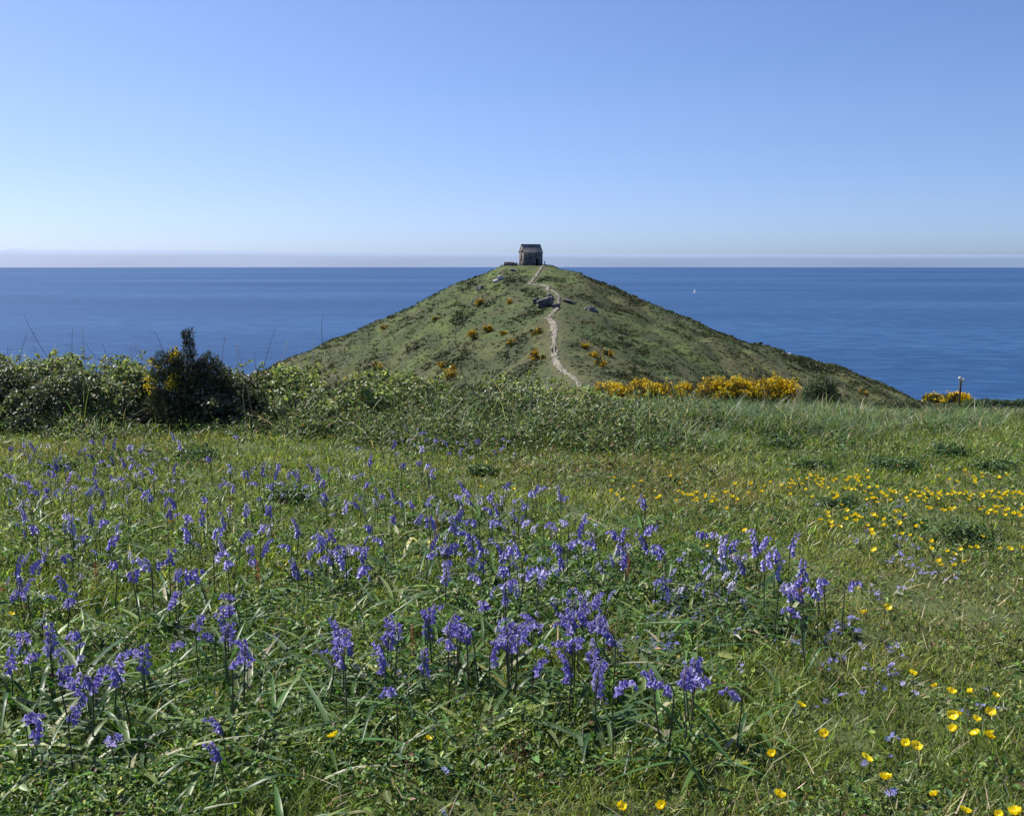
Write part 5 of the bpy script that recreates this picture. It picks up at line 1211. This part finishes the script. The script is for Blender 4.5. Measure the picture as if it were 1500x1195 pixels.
# ------------------------------------------------------------------ small pale blue flowers low in the turf
def squill_proto(seed):
    r = np.random.default_rng(seed); mb = MB(); st = MB(); H = r.uniform(.03, .055)
    for k in range(int(r.integers(2, 5))):
        a0 = r.uniform(0, 6.28); e = np.array([.012 * math.cos(a0), .012 * math.sin(a0), H * r.uniform(.75, 1.05)]) * (1 if k else .9)
        st.tube([(0, 0, -.004), (e[0] * .3, e[1] * .3, e[2] * .6), tuple(e)], [.0009, .0008, .0006], 3); T = rot(r.uniform(-.7, .7), r.uniform(-.7, .7), 0)
        for j in range(6):
            a = j * math.pi / 3; V = [(.0008 * math.cos(a), .0008 * math.sin(a), 0), (.0045 * math.cos(a - .38), .0045 * math.sin(a - .38), .0012), (.0088 * math.cos(a), .0088 * math.sin(a), .0018), (.0045 * math.cos(a + .38), .0045 * math.sin(a + .38), .0012)]
            mb.add(np.array(V) @ T.T + e, [(0, 1, 2, 3)])
    return st.mesh('stem', M_stem), mb.mesh('flower', M_blue)
SQ = [squill_proto(k) for k in range(8)]
SQP = """1121,926 1165,939 1213,935 1177,953 1220,965 1211,970 1261,938 1328,955 1304,969 1271,977 1239,1010 1265,1013 1289,1005 1317,998 1343,1007 1201,1035 1209,1030 1449,1010 1307,1079 1311,1107 1260,1117 1300,1159 1468,1031 1436,1033 1415,1042 631,1066 540,1066 476,1069 647,1182 705,994 571,1141 657,1125 891,1031 936,1038 1044,994 1000,967 939,981 915,954 752,991 1088,978 1060,955 1133,935 1205,940 1316,976"""
SQP = [tuple(map(float, p.split(','))) for p in SQP.split()]
for (x0, x1, y0, y1, n) in [(960, 1090, 850, 895, 46), (900, 1010, 925, 955, 16), (1210, 1262, 900, 925, 16), (1290, 1350, 795, 835, 16), (1330, 1410, 820, 850, 12), (1000, 1090, 790, 830, 14), (940, 1100, 895, 930, 24), (1190, 1330, 730, 765, 14), (1180, 1320, 940, 985, 12), (380, 480, 905, 960, 14), (600, 720, 1000, 1040, 8), (1240, 1330, 850, 880, 8), (540, 660, 930, 1000, 10), (880, 960, 940, 990, 8), (1230, 1340, 775, 800, 12)]:
    for _ in range(n): SQP.append((rng.uniform(x0, x1), rng.uniform(y0, y1)))
SPL = [(940, 840, 1100, 935, 'left of the right bluebell clump'), (1200, 895, 1270, 930, 'right of the right bluebell clump'), (1100, 920, 1240, 985, 'below the right bluebell clump'), (1240, 930, 1350, 990, 'along the worn turf right of the bluebells'), (1190, 990, 1360, 1045, 'behind the lower right buttercups'), (1400, 1000, 1480, 1050, 'beside the lower right buttercup cluster'), (1250, 1060, 1330, 1170, 'near the close buttercup pair'), (1280, 785, 1420, 855, 'before the big leafy weed'), (990, 780, 1100, 840, 'among thin bluebells beyond the squill patch'), (1180, 725, 1340, 805, 'between the buttercup drifts'), (370, 900, 490, 965, 'in the grass left of the leafy spike'), (590, 990, 730, 1075, 'among leaves in the lower centre'), (530, 925, 670, 1000, 'at the foot of the faded brown-stemmed bluebells'), (870, 935, 1110, 1045, 'right of the lower central clump'), (460, 1050, 680, 1195, 'near the bottom edge, left of centre'), (700, 960, 770, 1010, 'below the drooping bluebell group'), (1230, 840, 1340, 885, 'beside the lone bluebell at the right')]
lab = ordinals(SQP, SPL, 'tiny blue squill')
for i, (px, py) in enumerate(SQP):
    st, fl = SQ[int(rng.integers(len(SQ)))]; sc = float(rng.uniform(.8, 1.3)); P = unproj(px, py, .04 * sc)[0]
    t = thing('squill', lab[i], 'squill', tuple(P), float(rng.uniform(0, 6.28)), 'tiny pale blue squills in the turf'); t.scale = (sc,) * 3
    link('stem', st, t); link('flower', fl, t)

# red sorrel spikes, dead fern frond and bleached leaf fan
M_red = foliage('sorrel_red', .6, .25, .2, False, [(0, (.30, .07, .04)), (1, (.42, .13, .07))], (1.1, .9, .8))
def sorrel_mesh(seed):
    r = np.random.default_rng(seed); n = 60; z = r.uniform(.09, .20, n); a = r.uniform(0, 6.28, n); q = .010 * (1.2 - (z - .09) / .11)
    P = np.stack([q * np.cos(a), q * np.sin(a), z], -1); V, qd, _, _ = leaflets(P, np.full(n, .0075), sph(n), np.ones((n, 3)), .8); return mesh('seed_head', V, qd, None, M_red)
SOR = [sorrel_mesh(k) for k in range(3)]; SST = MB().tube([(0, 0, -.01), (.004, 0, .1), (0, .003, .2)], [.0014, .0012, .0008], 4).mesh('stem', M_stem)
for (px, py, l) in [(605, 940, 'red sorrel spike left of the faded brown-stemmed bluebells'), (1172, 862, 'red sorrel spike inside the lower right bluebell clump'), (140, 841, 'red leaf spike left of the centre, against a bluebell head'), (378, 840, 'short red sorrel lying in the grass left of centre'), (920, 830, 'orange-red sorrel spike by the bleached fan of leaves'), (895, 945, 'red sorrel spike on the right of the lower central clump'), (100, 705, 'red leaf spike in the upper left bluebell drift'), (158, 660, 'red sorrel at the left foot of the hedge'), (640, 770, 'red spike below the tight dark bluebell bunch'), (338, 742, 'red-brown leaf in the open grass on the left')]:
    P = unproj(px, py, .14)[0]; t = thing('sorrel', l, 'sorrel', tuple(P), float(rng.uniform(0, 6)), 'red sorrel spikes in the meadow'); link('stem', SST, t); link('seed_head', SOR[int(rng.integers(3))], t)
P = unproj(752, 1120)[0]; t = thing('dead_fern', 'withered brown fern frond curled in the turf at bottom centre', 'fern', tuple(P), .4)
M_fern = foliage('withered_fern', .8, .2, .1, False, [(0, (.13, .075, .055)), (1, (.16, .10, .075))])
n = 260; u = rng.uniform(0, 1, n); sd_ = rng.choice([-1, 1], n); wv = rng.uniform(0, 1, n) * .055 * (1 - u * .7)
Q = np.stack([.10 * u - .03, sd_ * wv, .03 + .07 * u - .09 * u * u + .012 * rng.normal(size=n) - .2 * wv], -1)
V, q, _, _ = leaflets(Q, np.full(n, .012), sph(n) + np.array([0, 0, .6]), np.ones((n, 3)), .5, .3); link('frond', mesh('frond', V, q, None, M_fern), t)
link('stem', MB().tube([(-.06, 0, 0), (-.02, 0, .035), (.03, 0, .055), (.07, 0, .03)], [.002, .002, .0015, .001], 4).mesh('stem', M_darkstem), t)
P = unproj(893, 835)[0]; t = thing('withered_bluebell_leaves', 'bleached whitish fan of leaves right of the great central bluebell clump', 'leaf fan', tuple(P))
M_bl = foliage('bleached_leaf', .5, .3, .4, False, [(0, (.42, .43, .33)), (1, (.5, .5, .4))], (1, 1, .8))
for k in range(9):
    V, q, _, C = straps(np.zeros((1, 3)), np.array([rng.uniform(.12, .19)]), np.array([rng.uniform(.008, .013)]), np.array([rng.uniform(-1.4, 1.2)]), np.array([rng.uniform(.2, .9)]), np.array([rng.uniform(.1, .6)]), np.ones((1, 3)), 7)
    link('leaf', mesh('leaf', V, q, None, M_bl, None, True), t)
